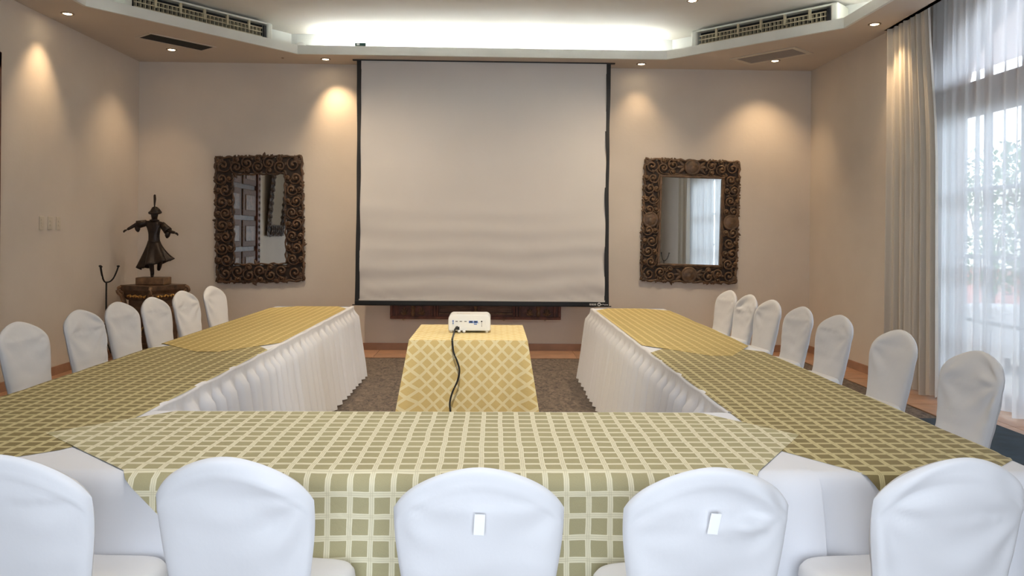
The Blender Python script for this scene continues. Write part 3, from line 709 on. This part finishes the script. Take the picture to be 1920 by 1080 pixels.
# coat skirt, flared and swinging to the right
def coat(u, v):
    a = 2*PI*u; z = Z+.42-.27*v
    r = .062+.115*v**1.2
    f = 1+.16*v*math.sin(a*7+1)
    x = r*math.cos(a)*f*1.06+.020*v; y = r*math.sin(a)*f*.82
    z += .055*v*v*math.cos(a)+.012*v*math.sin(a*7+1)
    return (x, y, z)
co = MB().grid(coat, 64, 12).build('coat_skirt', W['bronze'], st, smooth=True)
so = co.modifiers.new('solid', 'SOLIDIFY'); so.thickness = .006
MB().lathe([(.064, -.012), (.070, 0), (.064, .012)], 20, c=(0, 0, Z+.42), caps=False).build('belt', W['bronze'], st, smooth=True)
for s, a, b in ((-1, (-.085, 0, Z+.64), (-.185, -.03, Z+.615)), (1, (.09, 0, Z+.625), (.175, -.03, Z+.545))):
    a = Vector(a); b = Vector(b); d = (b-a)
    m = MB().tube([a, a+d*.5, b, b+d*.02], [.036, .042, .050, .044], 12)
    m.tube([b+Vector((0, 0, -.01)), b+Vector((-s*.008, 0, -.06)), b+Vector((-s*.012, 0, -.085))], [.036, .028, .010], 8)
    m.build('wide_sleeve', W['bronze'], st, smooth=True)
MB().lathe([(.030, -.012), (.055, -.005), (.050, .010)], 16, c=(.004, -.003, Z+.668), caps=False).build('collar', W['bronze'], st, smooth=True)
m = MB()
for k in range(5):
    m.tube([(.012+(.058-.009*k)*math.cos(t*PI/8+k), -.008+(.056-.009*k)*math.sin(t*PI/8+k), Z+.762+.011*k+.010*math.sin(t*PI/8+k*1.7)) for t in range(17)], .017, 8)
m.build('turban', W['bronze'], st, smooth=True)
fe = MB().tube([(.015, -.03, Z+.80), (.018, -.035, Z+.86), (.020, -.03, Z+.92), (.012, -.02, Z+.965), (.008, -.015, Z+.975)], [.005, .010, .016, .014, .004], 10, flat=.45, up=(0, 1, 0)); fe.build('feather', W['bronze'], st, smooth=True)
# face details
m = MB(); m.lathe([(0, 0), (.008, .004), (.005, .014), (0, .02)], 8, M=Matrix.Translation((.012, -.060, Z+.728)) @ Matrix.Rotation(-.3, 4, 'X')); m.build('nose', W['bronze'], st, smooth=True)
m = MB()
for s in (-1, 1): m.lathe([(0, -.005), (.006, 0), (0, .005)], 8, c=(.010+s*.017, -.055, Z+.745))
m.build('eyes', W['bronze'], st, smooth=True)
MB().tube([(-.004, -.056, Z+.712), (.010, -.060, Z+.710), (.024, -.056, Z+.712)], .004, 6).build('mouth', W['bronze'], st, smooth=True)

def iron_stand(loc, rz, label):
    t = empty('iron_stand', loc, rz); tag(t, label, 'stand', 'black iron stands')
    MB().tube([(0, 0, .12), (0, 0, .93)], .009, 8).build('pole', W['iron'], t, smooth=True)
    m = MB()
    for a in (0, 2.094, 4.189):
        m = MB().tube([(.115*math.cos(a)*q, .115*math.sin(a)*q, .93+.17*(abs(q)**2.6)) for q in [i/10 for i in range(11)]], .008, 8); m.build('prong', W['iron'], t, smooth=True)
        MB().lathe([(.0, -.012), (.014, -.008), (.017, .004), (.0, .012)], 10, c=(.115*math.cos(a), .115*math.sin(a), 1.105)).build('knob', W['iron'], t, smooth=True)
        MB().tube([(0, 0, .30), (.05*math.cos(a), .05*math.sin(a), .16), (.17*math.cos(a), .17*math.sin(a), .10), (.20*math.cos(a), .20*math.sin(a), .009)], .008, 8).build('foot', W['iron'], t, smooth=True)
    m = MB()
    for k in range(4):
        a = k*PI/2; m.tube([(0, 0, .40), (.024*math.cos(a), .024*math.sin(a), .45), (0, 0, .50)], .006, 6)
    m.build('twisted_knot', W['iron'], t, smooth=True)
iron_stand((-4.22, 8.55, .011), .5, 'black wrought iron stand with upturned prongs left of the statue')
iron_stand((3.88, 2.35, .011), .2, 'black wrought iron stand by the near end of the window, seen in the mirror')

# ================================================================== TABLES
TZ = .735
def banquet_table(x0, x1, y0, y1, label, z=TZ):
    t = empty('banquet_table', ((x0+x1)/2, (y0+y1)/2, 0)); tag(t, label, 'table', 'banquet tables set in a U')
    a, b = (x1-x0)/2, (y1-y0)/2
    MB().b2(-a+.004, a-.004, -b+.004, b-.004, z-.03, z).build('tabletop', W['green'], t)
    for sx in (-1, 1):
        for sy in (-1, 1): MB().tube([(sx*(a-.10), sy*(b-.16), 0), (sx*(a-.10), sy*(b-.16), z-.03)], .016, 8).build('leg', W['green'], t)
    return t
LX0, LX1, RX0, RX1, TY0, TYM, TY1, FY1 = -2.24, -1.45, 1.025, 1.80, 2.48, 5.2, 8.04, 3.30
banquet_table(LX0, LX1, TYM, TY1, 'covered table at the far end of the left row')
banquet_table(LX0, LX1, TY0, TYM, 'covered table at the near end of the left row')
banquet_table(RX0, RX1, TYM, TY1, 'covered table at the far end of the right row')
banquet_table(RX0, RX1, TY0, TYM, 'covered table at the near end of the right row')
banquet_table(LX1, RX0, TY0, FY1, 'covered front table joining the left and right rows')

def fold_pt(x, y, z, box, r=.014):
    """flat cloth point -> draped over the table edges of box (x0,x1,y0,y1)"""
    x0, x1, y0, y1 = box
    ex = max(x0-x, x-x1, 0); ey = max(y0-y, y-y1, 0); e = max(ex, ey)
    if e <= 0: return x, y, z, 0
    if e < r*PI/2: off = r*math.sin(e/r); dz = r*(1-math.cos(e/r))
    else: off = r+.05*(e-r*PI/2); dz = r+(e-r*PI/2)
    if ex >= ey:
        return (x0-off if x < x0 else x1+off), max(y0-off*(ey > 0), min(y1, y)), z-dz, e
    return max(x0, min(x1, x)) if ex > 0 else x, (y0-off if y < y0 else y1+off), z-dz, e
def cloth(name, rows, z, box, mt, label, seed, wrinkle=.0022, step=.024, hang=.012, out=.012, group='table cloths', cat='tablecloth', drape=None):
    """rows: (y, xmin, xmax) of the flat outline from far to near"""
    ys = []
    for (a, *_), (b, *_) in zip(rows, rows[1:]):
        n = max(1, int(abs(a-b)/step)); ys += [a+(b-a)*i/n for i in range(n)]
    ys.append(rows[-1][0])
    def span(y):
        for (a, p, q), (b, r, s) in zip(rows, rows[1:]):
            if b <= y <= a:
                k = (a-y)/(a-b) if a != b else 0; return p+(r-p)*k, q+(s-q)*k
        return rows[-1][1:]
    wmax = max(q-p for _, p, q in rows); nc = int(wmax/step)
    mb = MB(); mb.uv = []
    for y in ys:
        p, q = span(y)
        for j in range(nc+1):
            x = p+(q-p)*j/nc
            X, Y, Zz, e = fold_pt(x, y, z, box)
            wob = nz(x*3.1+seed, y*3.1, seed)*.6+.4*abs(nz(x*7+seed, y*7, 3))
            if e <= 0: Zz += wrinkle*(wob+.4)-(.0018 if j in (0, nc) else 0)
            else:
                k = min(1, e/.15); Y -= out*min(1, e/.03)*(Y < box[2]+.001)
                Y -= abs(hang*k*(math.sin(x*(26 if out == 0 else 9)+seed)*.5+.6+.5*wob)) if Y < box[2]+.001 else 0
                if X > box[1]: X += hang*k*(.5+.5*math.sin(y*9))
                if X < box[0]: X -= hang*k*(.5+.5*math.sin(y*9))
            if drape: X, Y, Zz = drape(x, y, X, Y, Zz, e)
            mb.v.append((X, Y, Zz)); mb.uv.append((x, y))
    for i in range(len(ys)-1):
        for j in range(nc):
            a = i*(nc+1)+j; mb.f.append((a, a+nc+1, a+nc+2, a+1))
    o = mb.build(name, mt, smooth=True); tag(o, label, cat, group); return o
BL = (LX0, LX1, TY0, TY1); BR = (RX0, RX1, TY0, TY1); BF = (LX1-.6, RX0+.6, TY0, FY1)
# white under-cloths
cloth('white_tablecloth', [(TY1+.05, LX0-.30, LX1), (TY0, LX0-.30, LX1), (TY0-.31, LX0-.05, LX1)], TZ+.002, BL, W['linen'], 'white undercloth on the left row of tables, hanging at its near end', 1, .0008, .03, .024, .0, 'white undercloths')
cloth('white_tablecloth', [(TY1+.05, RX0, RX1+.30), (TY0, RX0, RX1+.30), (TY0-.34, RX0, RX1+.05)], TZ+.002, BR, W['linen'], 'white undercloth on the right row of tables, hanging at its near end', 2, .0008, .03, .024, .0, 'white undercloths')
cloth('white_tablecloth', [(FY1+.02, LX1-.01, RX0+.01), (TY0, LX1-.02, RX0+.03), (TY0-.36, LX1-.02, RX0+.05)], TZ+.0030, (LX1-.1, RX0+.1, TY0, FY1+.03), W['linen'], 'white undercloth on the front table, showing at both corners', 3, .001, .04, .012, .012, 'white undercloths')
# check overlays
cloth('check_tablecloth', [(5.32, -2.05, -1.62), (5.05, -2.30, -1.455), (2.80, -2.42, -1.455), (2.72, -2.42, -1.50), (2.48, -2.05, -1.78), (2.30, -1.95, -1.86)], TZ+.0050, BL, W['olive'], 'olive check overlay cloth on the near left table', 4)
cloth('check_tablecloth', [(5.30, 1.22, 1.60), (5.02, 1.03, 1.86), (2.73, 1.03, 1.92), (2.49, 1.19, 1.64), (2.22, 1.40, 1.44)], TZ+.0050, BR, W['olive'], 'olive check overlay cloth on the near right table', 5)
cloth('check_tablecloth', [(8.02, -2.02, -1.58), (7.80, -2.30, -1.47), (5.36, -2.30, -1.46), (4.93, -1.86, -1.74)], TZ+.0080, BL, W['gold'], 'golden check overlay cloth on the far left table', 6)
cloth('check_tablecloth', [(8.0, 1.18, 1.60), (7.78, 1.045, 1.84), (5.33, 1.035, 1.78), (4.87, 1.40, 1.52)], TZ+.0080, BR, W['gold'], 'golden check overlay cloth on the far right table', 7)
cloth('check_tablecloth', [(3.295, -1.34, .90), (2.94, -1.67, 1.18), (2.48, -1.165, .865), (1.98, -.66, .37)], TZ+.0080, BF, W['frontc'], 'pale sage check overlay cloth on the front table, hanging in front', 8, .0025, .022, .012, .034)

# pleated skirts along the inner sides
def pleat_skirt(x, y0, y1, side, per, seed, label, ytop=None):
    """side=+1: cloth faces +x"""
    rnd = random.Random(seed); L = y1-y0; cuts = [0]
    while cuts[-1] < L: cuts.append(cuts[-1]+per*rnd.uniform(.65, 1.45))
    def wave(s):
        for a, b in zip(cuts, cuts[1:]):
            if a <= s <= b:
                t = (s-a)/(b-a); return math.sin(PI*t**.8)**1.7+.12*math.sin(t*PI*3)**2
        return 0
    n = int(L*150); rows = [1.1, 1.0, .985, .955, .93, .90, .86, .8, .6, .4, .2, .0]
    mb = MB()
    for i in range(n+1):
        s = L*i/n; w_ = wave(s); sc = .008*abs(math.sin(s*PI/.46+seed))+.004*nz(s*6, seed)
        for v in rows:
            z = .012+(TZ+.006-.012)*v-(sc if v > .5 else 0)
            if v > .94: off = .004+.006*abs(math.sin(s*60+seed))*(1-v)*15
            else: off = .008+(.042+.040*(1-v))*w_*sstep(.96, .84, v)+.055*(1-v)**1.3+.012*nz(s*2.3, v*2, seed)*(1-v)
            if v > 1: mb.v.append((x-side*.025, y0+s, TZ+.0048)); continue
            mb.v.append((x+side*off, y0+s+.02*(1-v)*nz(s*4, 5, seed), z))
    m = len(rows)
    for i in range(n):
        for j in range(m-1):
            a = i*m+j; mb.f.append((a, a+m, a+m+1, a+1))
    o = mb.build('table_skirt', W['skirt'], smooth=True); tag(o, label, 'table skirt', 'white pleated table skirts')
pleat_skirt(LX1, FY1+.02, TY1+.06, 1, .165, 21, 'white pleated skirt along the inner side of the left tables')
pleat_skirt(RX0, FY1+.02, TY1+.02, -1, .160, 22, 'white pleated skirt along the inner side of the right tables')
# short end skirts at the far ends
for x0, x1, lb, sd in ((LX0, LX1, 'white cloth flap over the far end of the left tables', 31), (RX0, RX1, 'white cloth flap over the far end of the right tables', 32)):
    o = MB().grid(lambda u, v: (x0+(x1-x0)*u, TY1+.052+.015*math.sin(u*30+sd)*v, TZ+.002-.42*v), 40, 6).build('cloth_flap', W['linen'], smooth=True); tag(o, lb, 'tablecloth', 'white cloth flaps at far table ends')

# centre table with lattice cloth
ct = empty('projector_table', (-.172, 6.02, 0)); tag(ct, 'small table inside the U carrying the projector', 'table')
cw, cd = .425, .475
MB().b2(-cw+.01, cw-.01, -cd+.01, cd-.01, TZ-.03, TZ).build('tabletop', W['wood2'], ct)
for sx in (-1, 1):
    for sy in (-1, 1): MB().b2(sx*(cw-.06)-.02, sx*(cw-.06)+.02, sy*(cd-.06)-.02, sy*(cd-.06)+.02, 0, TZ-.03).build('leg', W['wood2'], ct)
lc = empty('lattice_tablecloth', (-.172, 6.02, 0)); tag(lc, 'gold lattice tablecloth reaching the floor on the projector table', 'tablecloth')
mb = MB(); mb.uv = []
n = 30
for i in range(n+1):
    for j in range(n+1):
        x = -cw+2*cw*i/n; y = -cd+2*cd*j/n; mb.v.append((x, y, TZ+.006+.0015*nz(x*6, y*6, 1))); mb.uv.append((x, y))
for i in range(n):
    for j in range(n):
        a = i*(n+1)+j; mb.f.append((a, a+n+1, a+n+2, a+1))
mb.build('top_panel', W['lattice'], lc, smooth=True)
def drop(axis, sgn, mt, nm):
    half = cw if axis == 'x' else cd; dist = cd if axis == 'x' else cw
    mb = MB(); mb.uv = []; nu, nv = 60, 24
    for i in range(nu+1):
        u = -1+2*i/nu
        for j in range(nv+1):
            v = j/nv; z = TZ+.006-(TZ-.012)*v
            cor = sstep(.72, 1.0, abs(u))
            a = u*(half+.10*v*cor+.02*v); out = dist+.03*v+.09*v*cor+.006*min(1, v*14)*(1-cor)
            out += (1-cor)*v*(.010*math.sin(u*7+sgn)+.012*math.sin(u*15+2)-.055*math.exp(-((abs(u)-.82)/.06)**2))
            mb.v.append((a, sgn*out, z) if axis == 'x' else (sgn*out, a, z)); mb.uv.append((u*half, z))
    for i in range(nu):
        for j in range(nv):
            a = i*(nv+1)+j; mb.f.append((a, a+nv+1, a+nv+2, a+1))
    mb.build(nm, mt, lc, smooth=True)
drop('x', -1, W['lattice'], 'front_drop'); drop('x', 1, W['lattice'], 'back_drop'); drop('y', -1, W['latside'], 'side_drop'); drop('y', 1, W['latside'], 'side_drop')

# projector
pz = TZ+.0085
pj = empty('projector', (-.178, 6.06, pz), 0); tag(pj, 'white video projector on the gold cloth, its port side facing the camera', 'projector')
def rrect(w, h, r, y, z0, n=6, top=.012):
    pts = []
    for cx, cz, a0 in ((w-r, h-r, 0), (-w+r, h-r, PI/2), (-w+r*.3, r*.3, PI), (w-r*.3, r*.3, 1.5*PI)):
        rr = r if cz > h/2 else r*.3
        for k in range(n+1):
            a = a0+k*PI/2/n; x = cx+rr*math.cos(a); pts.append((x, y, z0+cz+rr*math.sin(a)+(top*(1-(x/w)**2) if cz > h/2 else 0)))
    return pts
MB().rings([rrect(.157, .118, .028, -.108, .016), rrect(.162, .120, .030, -.100, .014), rrect(.162, .122, .030, .10, .014), rrect(.157, .118, .03, .112, .016)]).build('case', W['plastic'], pj, smooth=False, bevel=.003)
FYp = -.1085
panel = MB().b2(-.125, .125, FYp-.0015, FYp+.001, .028, .098).build('port_panel', W['plastic'], pj, bevel=.002)
def port(nm, x0, x1, z0, z1, m, d=.003): MB().b2(x0, x1, FYp-d, FYp+.001, z0, z1).build(nm, m, panel)

for k, z in enumerate((.092, .082, .070)): port('indicator', -.130, -.120, z-.003, z+.003, W['blue'])
for x in (-.098, -.066, -.030): port('slot', x-.009, x+.009, .084, .089, W['dark'])
for x in (.012, .048): port('video_port', x-.016, x+.016, .076, .092, W['blue']); port('port_core', x-.009, x+.009, .080, .088, W['dark'], .005)
port('video_port', -.006, .074, .0745, .0765, W['blue']); port('serial_port', .035, .058, .063, .070, W['blue'])
MB().lathe([(.006, 0), (.006, .004), (0, .004)], 12, M=Matrix.Translation((.094, FYp, .087)) @ Matrix.Rotation(PI/2, 4, 'X')).build('audio_jack', W['dark'], pj)
for z in (.070, .058, .050): port('mark', .092, .097, z-.002, z+.002, W['dark'])
port('power_socket', -.108, -.076, .022, .046, W['dark'], .004)
for x, y in ((-.140, -.085), (.135, -.085), (0, .08)): MB().lathe([(.012, 0), (.013, .012), (.010, .016)], 12, c=(x, y, 0)).build('foot', W['plastic'], pj, smooth=True)
for k in range(9): MB().b2(-.1+k*.012, -.094+k*.012, -.05, .03, .1375, .139).build('vent_slit', W['cream'], pj)
for x in (-.078, -.040): MB().lathe([(.010, -.012), (.012, 0), (.010, .012)], 10, M=Matrix.Translation((x, -.118, .012)) @ Matrix.Rotation(PI/2, 4, 'X')).build('adjuster', W['plastic'], pj, smooth=True)
# power cable hanging down the front of the cloth
yf = 6.02-cd-.020
cpts = [(-.27, 5.945, .79), (-.285, 5.92, .775), (-.292, 5.86, .752), (-.290, 5.70, .750), (-.287, yf+.02, .752), (-.285, yf-.012, .735), (-.275, yf-.018, .66), (-.25, yf-.026, .60), (-.232, yf-.034, .535), (-.245, yf-.040, .46), (-.28, yf-.047, .38), (-.297, yf-.054, .30), (-.285, yf-.062, .21), (-.272, yf-.072, .12), (-.268, yf-.085, .03), (-.25, yf-.20, .012), (-.18, yf-.36, .010)]
cp_ = []
for i in range(len(cpts)-1):
    p0, p1, p2, p3 = (Vector(cpts[max(0, min(len(cpts)-1, k))]) for k in (i-1, i, i+1, i+2))
    for k in range(6):
        t = k/6; cp_.append(.5*((2*p1)+(p2-p0)*t+(2*p0-5*p1+4*p2-p3)*t*t+(3*p1-p0-3*p2+p3)*t**3))
cb = MB().tube(cp_+[Vector(cpts[-1])], .0065, 8).build('power_cable', W['cable'], smooth=True); tag(cb, 'black power cable curving down the front of the gold tablecloth', 'cable')

bm_ = MB().b2(3.30, 4.03, 4.4, 6.28, .0105, .020).build('floor_mat', W['mat_blue'], bevel=.003); tag(bm_, 'dark blue mat on the floor in front of the sheer curtain', 'mat')

# ================================================================== CHAIRS
def back_mesh(seed, style):
    """covered backrest; local +y is the way the sitter faces; returns mesh"""
    rnd = random.Random(seed)
    lean = .24
    folds = []
    for k in range({'calm': 2, 'folds': 4, 'many': 7}[style]):
        sx = rnd.choice((-1, 1)); folds.append((sx*.21, rnd.uniform(.74, .84), rnd.uniform(5, 9), rnd.uniform(0, 6.28), rnd.uniform(.006, .011)))
    zb, zt_ = .44, .925
    def ztop(u): return zt_-.088*abs(u)**1.85-.03*abs(u)**9
    def hwid_(z): return .182+.034*sstep(.45, .78, z)-.006*sstep(.80, .92, z)
    NU, NV = 40, 34
    mb = MB()
    for side in (-1, 1):
        b = len(mb.v)
        for i in range(NU+1):
            u0 = -1+2*i/NU; u = math.sin(u0*PI/2)*.5+u0*.5
            for j in range(NV+1):
                v0 = j/NV; v = 1-(1-v0)**1.35
                z = zb+(ztop(u)-zb)*v
                x = u*hwid_(z)
                prof = (max(0, 1-abs(u)**9))**.5*(max(0, 1-v**22))**.5
                t = (.030-.006*v)*prof
                y = side*t
                if abs(u) < .999 and v < .999:
                    wv = 0
                    for fx, fz, nfr, ph, am in folds:
                        dx, dz = x-fx, z-fz; r = math.hypot(dx, dz); th = math.atan2(dz, dx)
                        wv += am*math.sin(th*nfr+ph)*sstep(.015, .13, r)*math.exp(-r/.17)
                    wv += .004*nz(x*9+seed, z*14, seed)+.0015*math.sin(z*70+4*nz(x*5, z*5, seed))*sstep(.85, .5, z)*(1 if style != 'calm' else .5)
                    y += side*wv*prof
                    if side < 0:                                   # stitched rim on the outside of the cover
                        dtop = ztop(u)-z
                        y += .0045*sstep(.050, .060, dtop)*prof-.0015*math.exp(-((dtop-.047)/.006)**2)
                y += -math.tan(lean)*(z-zb)+.025*(u*u)*sstep(.5, .8, z)
                mb.v.append((x, -.215+y, z))
        for i in range(NU):
            for j in range(NV):
                a = b+i*(NV+1)+j; f = (a, a+NV+1, a+NV+2, a+1); mb.f.append(f if side < 0 else f[::-1])
    return mb.mesh('backrest', W['white'], True)
def seat_mesh(seed):
    rs = []
    for z, k, in ((.415, 1.0), (.445, 1.015), (.470, 1.0), (.484, .955), (.490, .86), (.493, .5)):
        ring = []
        for i in range(40):
            a = 2*PI*i/40; c, s = math.cos(a), math.sin(a); p = .42
            x = .222*k*(abs(c)**p)*math.copysign(1, c); y = .192*k*(abs(s)**p)*math.copysign(1, s)
            x *= 1+.06*(y/.22)
            ring.append((x, y-.032, z+.004*nz(x*8, y*8, seed)))
        rs.append(ring)
    return MB().rings(rs).mesh('seat', W['white'], True)
def skirt_mesh(seed):
    rs = []
    for j in range(9):
        v = j/8; z = .43-.415*v; ring = []
        for i in range(72):
            a = 2*PI*i/72; c, s = math.cos(a), math.sin(a); p = .42
            k = 1+.05*v+.022*v*math.sin(a*9+seed)+.015*v*nz(c*3, s*3, seed)
            x = .220*k*(abs(c)**p)*math.copysign(1, c); y = .188*k*(abs(s)**p)*math.copysign(1, s)
            x *= 1+.06*(y/.22); ring.append((x, y-.036, z))
        rs.append(ring)
    return MB().rings(rs, caps=False).mesh('skirt', W['white'], True)
SEAT = [seat_mesh(1), seat_mesh(2)]; SKIRT = [skirt_mesh(1), skirt_mesh(4)]
BACKS = {(k, s): back_mesh(k*7+3, s) for k, s in ((1, 'calm'), (2, 'calm'), (3, 'folds'), (4, 'folds'), (5, 'many'))}
legm = MB().tube([(0, 0, 0), (0, 0, .42)], .012, 8).mesh('leg', W['iron'])
def chair(x, y, rz, back, label, group, var=0, tagged=None):
    t = empty('covered_chair', (x, y, .0005), rz); tag(t, label, 'chair', group)
    for nm, me in (('backrest', BACKS[back]), ('seat', SEAT[var % 2]), ('skirt', SKIRT[var % 2])):
        o = bpy.data.objects.new(nm, me); COL.objects.link(o); o.parent = t
    for sx in (-1, 1):
        for sy in (-1, 1):
            o = bpy.data.objects.new('leg', legm); COL.objects.link(o); o.parent = t; o.location = (sx*.17, sy*.17, 0)
    if tagged:
        o = MB().box((0, 0, 0), (.027, .004, .058)).build('fabric_loop', W['tape'], [c for c in t.children if c.name.startswith('backrest')][0], bevel=.001)
        o.location = (tagged[0], -.215-.0385-math.tan(.24)*(tagged[1]-.44), tagged[1]); o.rotation_euler = (.24, tagged[2], 0)
    return t
# front row, backs to the camera. The top of the backrest stands .30 behind the chair's centre.
FO = .332
def front(xt, yt, rz, back, label, var=0, tagged=None, sc=None):
    t = chair(xt-FO*math.sin(rz), yt+FO*math.cos(rz), rz, back, label, 'white covered chairs in the front row', var, tagged)
    if sc: t.scale = sc
front(-1.225, 1.95, math.radians(-4), (1, 'calm'), 'white covered chair in the front row, cut by the left picture edge', 0, None, (.97, 1, 1.02))
front(-.660, 1.94, math.radians(-5), (2, 'calm'), 'smooth white covered chair in the front row, second from the left', 1, None, (.96, 1, 1.018))
front(-.030, 1.91, math.radians(0), (3, 'folds'), 'white covered chair with a fabric loop at the middle of the front row', 0, (.002, .785, .05))
front(.555, 1.915, math.radians(3), (5, 'many'), 'creased white covered chair with a fabric loop, second from the right in front', 1, (.0, .785, .10))
front(1.205, 1.945, math.radians(5), (4, 'folds'), 'white covered chair in the front row nearest the right picture edge', 0, None, (.98, 1, 1.018))
ordn = ['nearest', 'second nearest', 'third nearest', 'fourth nearest', 'fifth nearest', 'second farthest', 'farthest']
Rc = [(2.50, 3.90), (2.56, 4.785), (2.585, 5.68), (2.58, 6.35), (2.57, 7.03), (2.572, 7.65), (2.55, 8.235)]
for i, (xt, yt) in enumerate(Rc):
    rz = PI/2+math.radians((7, 8, 9, 8, 10, 9, 11)[i])
    chair(xt-FO*math.sin(rz), yt+FO*math.cos(rz), rz, [(4, 'folds'), (2, 'calm'), (1, 'calm'), (3, 'folds'), (2, 'calm'), (5, 'many'), (3, 'folds')][i],
          'white covered chair on the right of the U, %s to the camera' % ordn[i] if i < 5 else 'white covered chair on the right of the U, %s from the camera' % ordn[i], 'white covered chairs along the right tables', i)
Lc = [(-2.99, 4.93), (-3.02, 5.71), (-3.06, 6.37), (-3.0, 6.86), (-3.04, 7.62), (-3.01, 8.32)]
ordl = ['nearest to the camera', 'second nearest to the camera', 'third nearest to the camera', 'third farthest from the camera', 'second farthest from the camera', 'farthest from the camera']
for i, (xt, yt) in enumerate(Lc):
    rz = -PI/2+math.radians((-7, -8, -9, -8, -10, -10)[i])
    chair(xt-FO*math.sin(rz), yt+FO*math.cos(rz), rz, [(3, 'folds'), (4, 'folds'), (3, 'folds'), (1, 'calm'), (4, 'folds'), (2, 'calm')][i],
          'white covered chair on the left of the U, %s' % ordl[i], 'white covered chairs along the left tables', i)
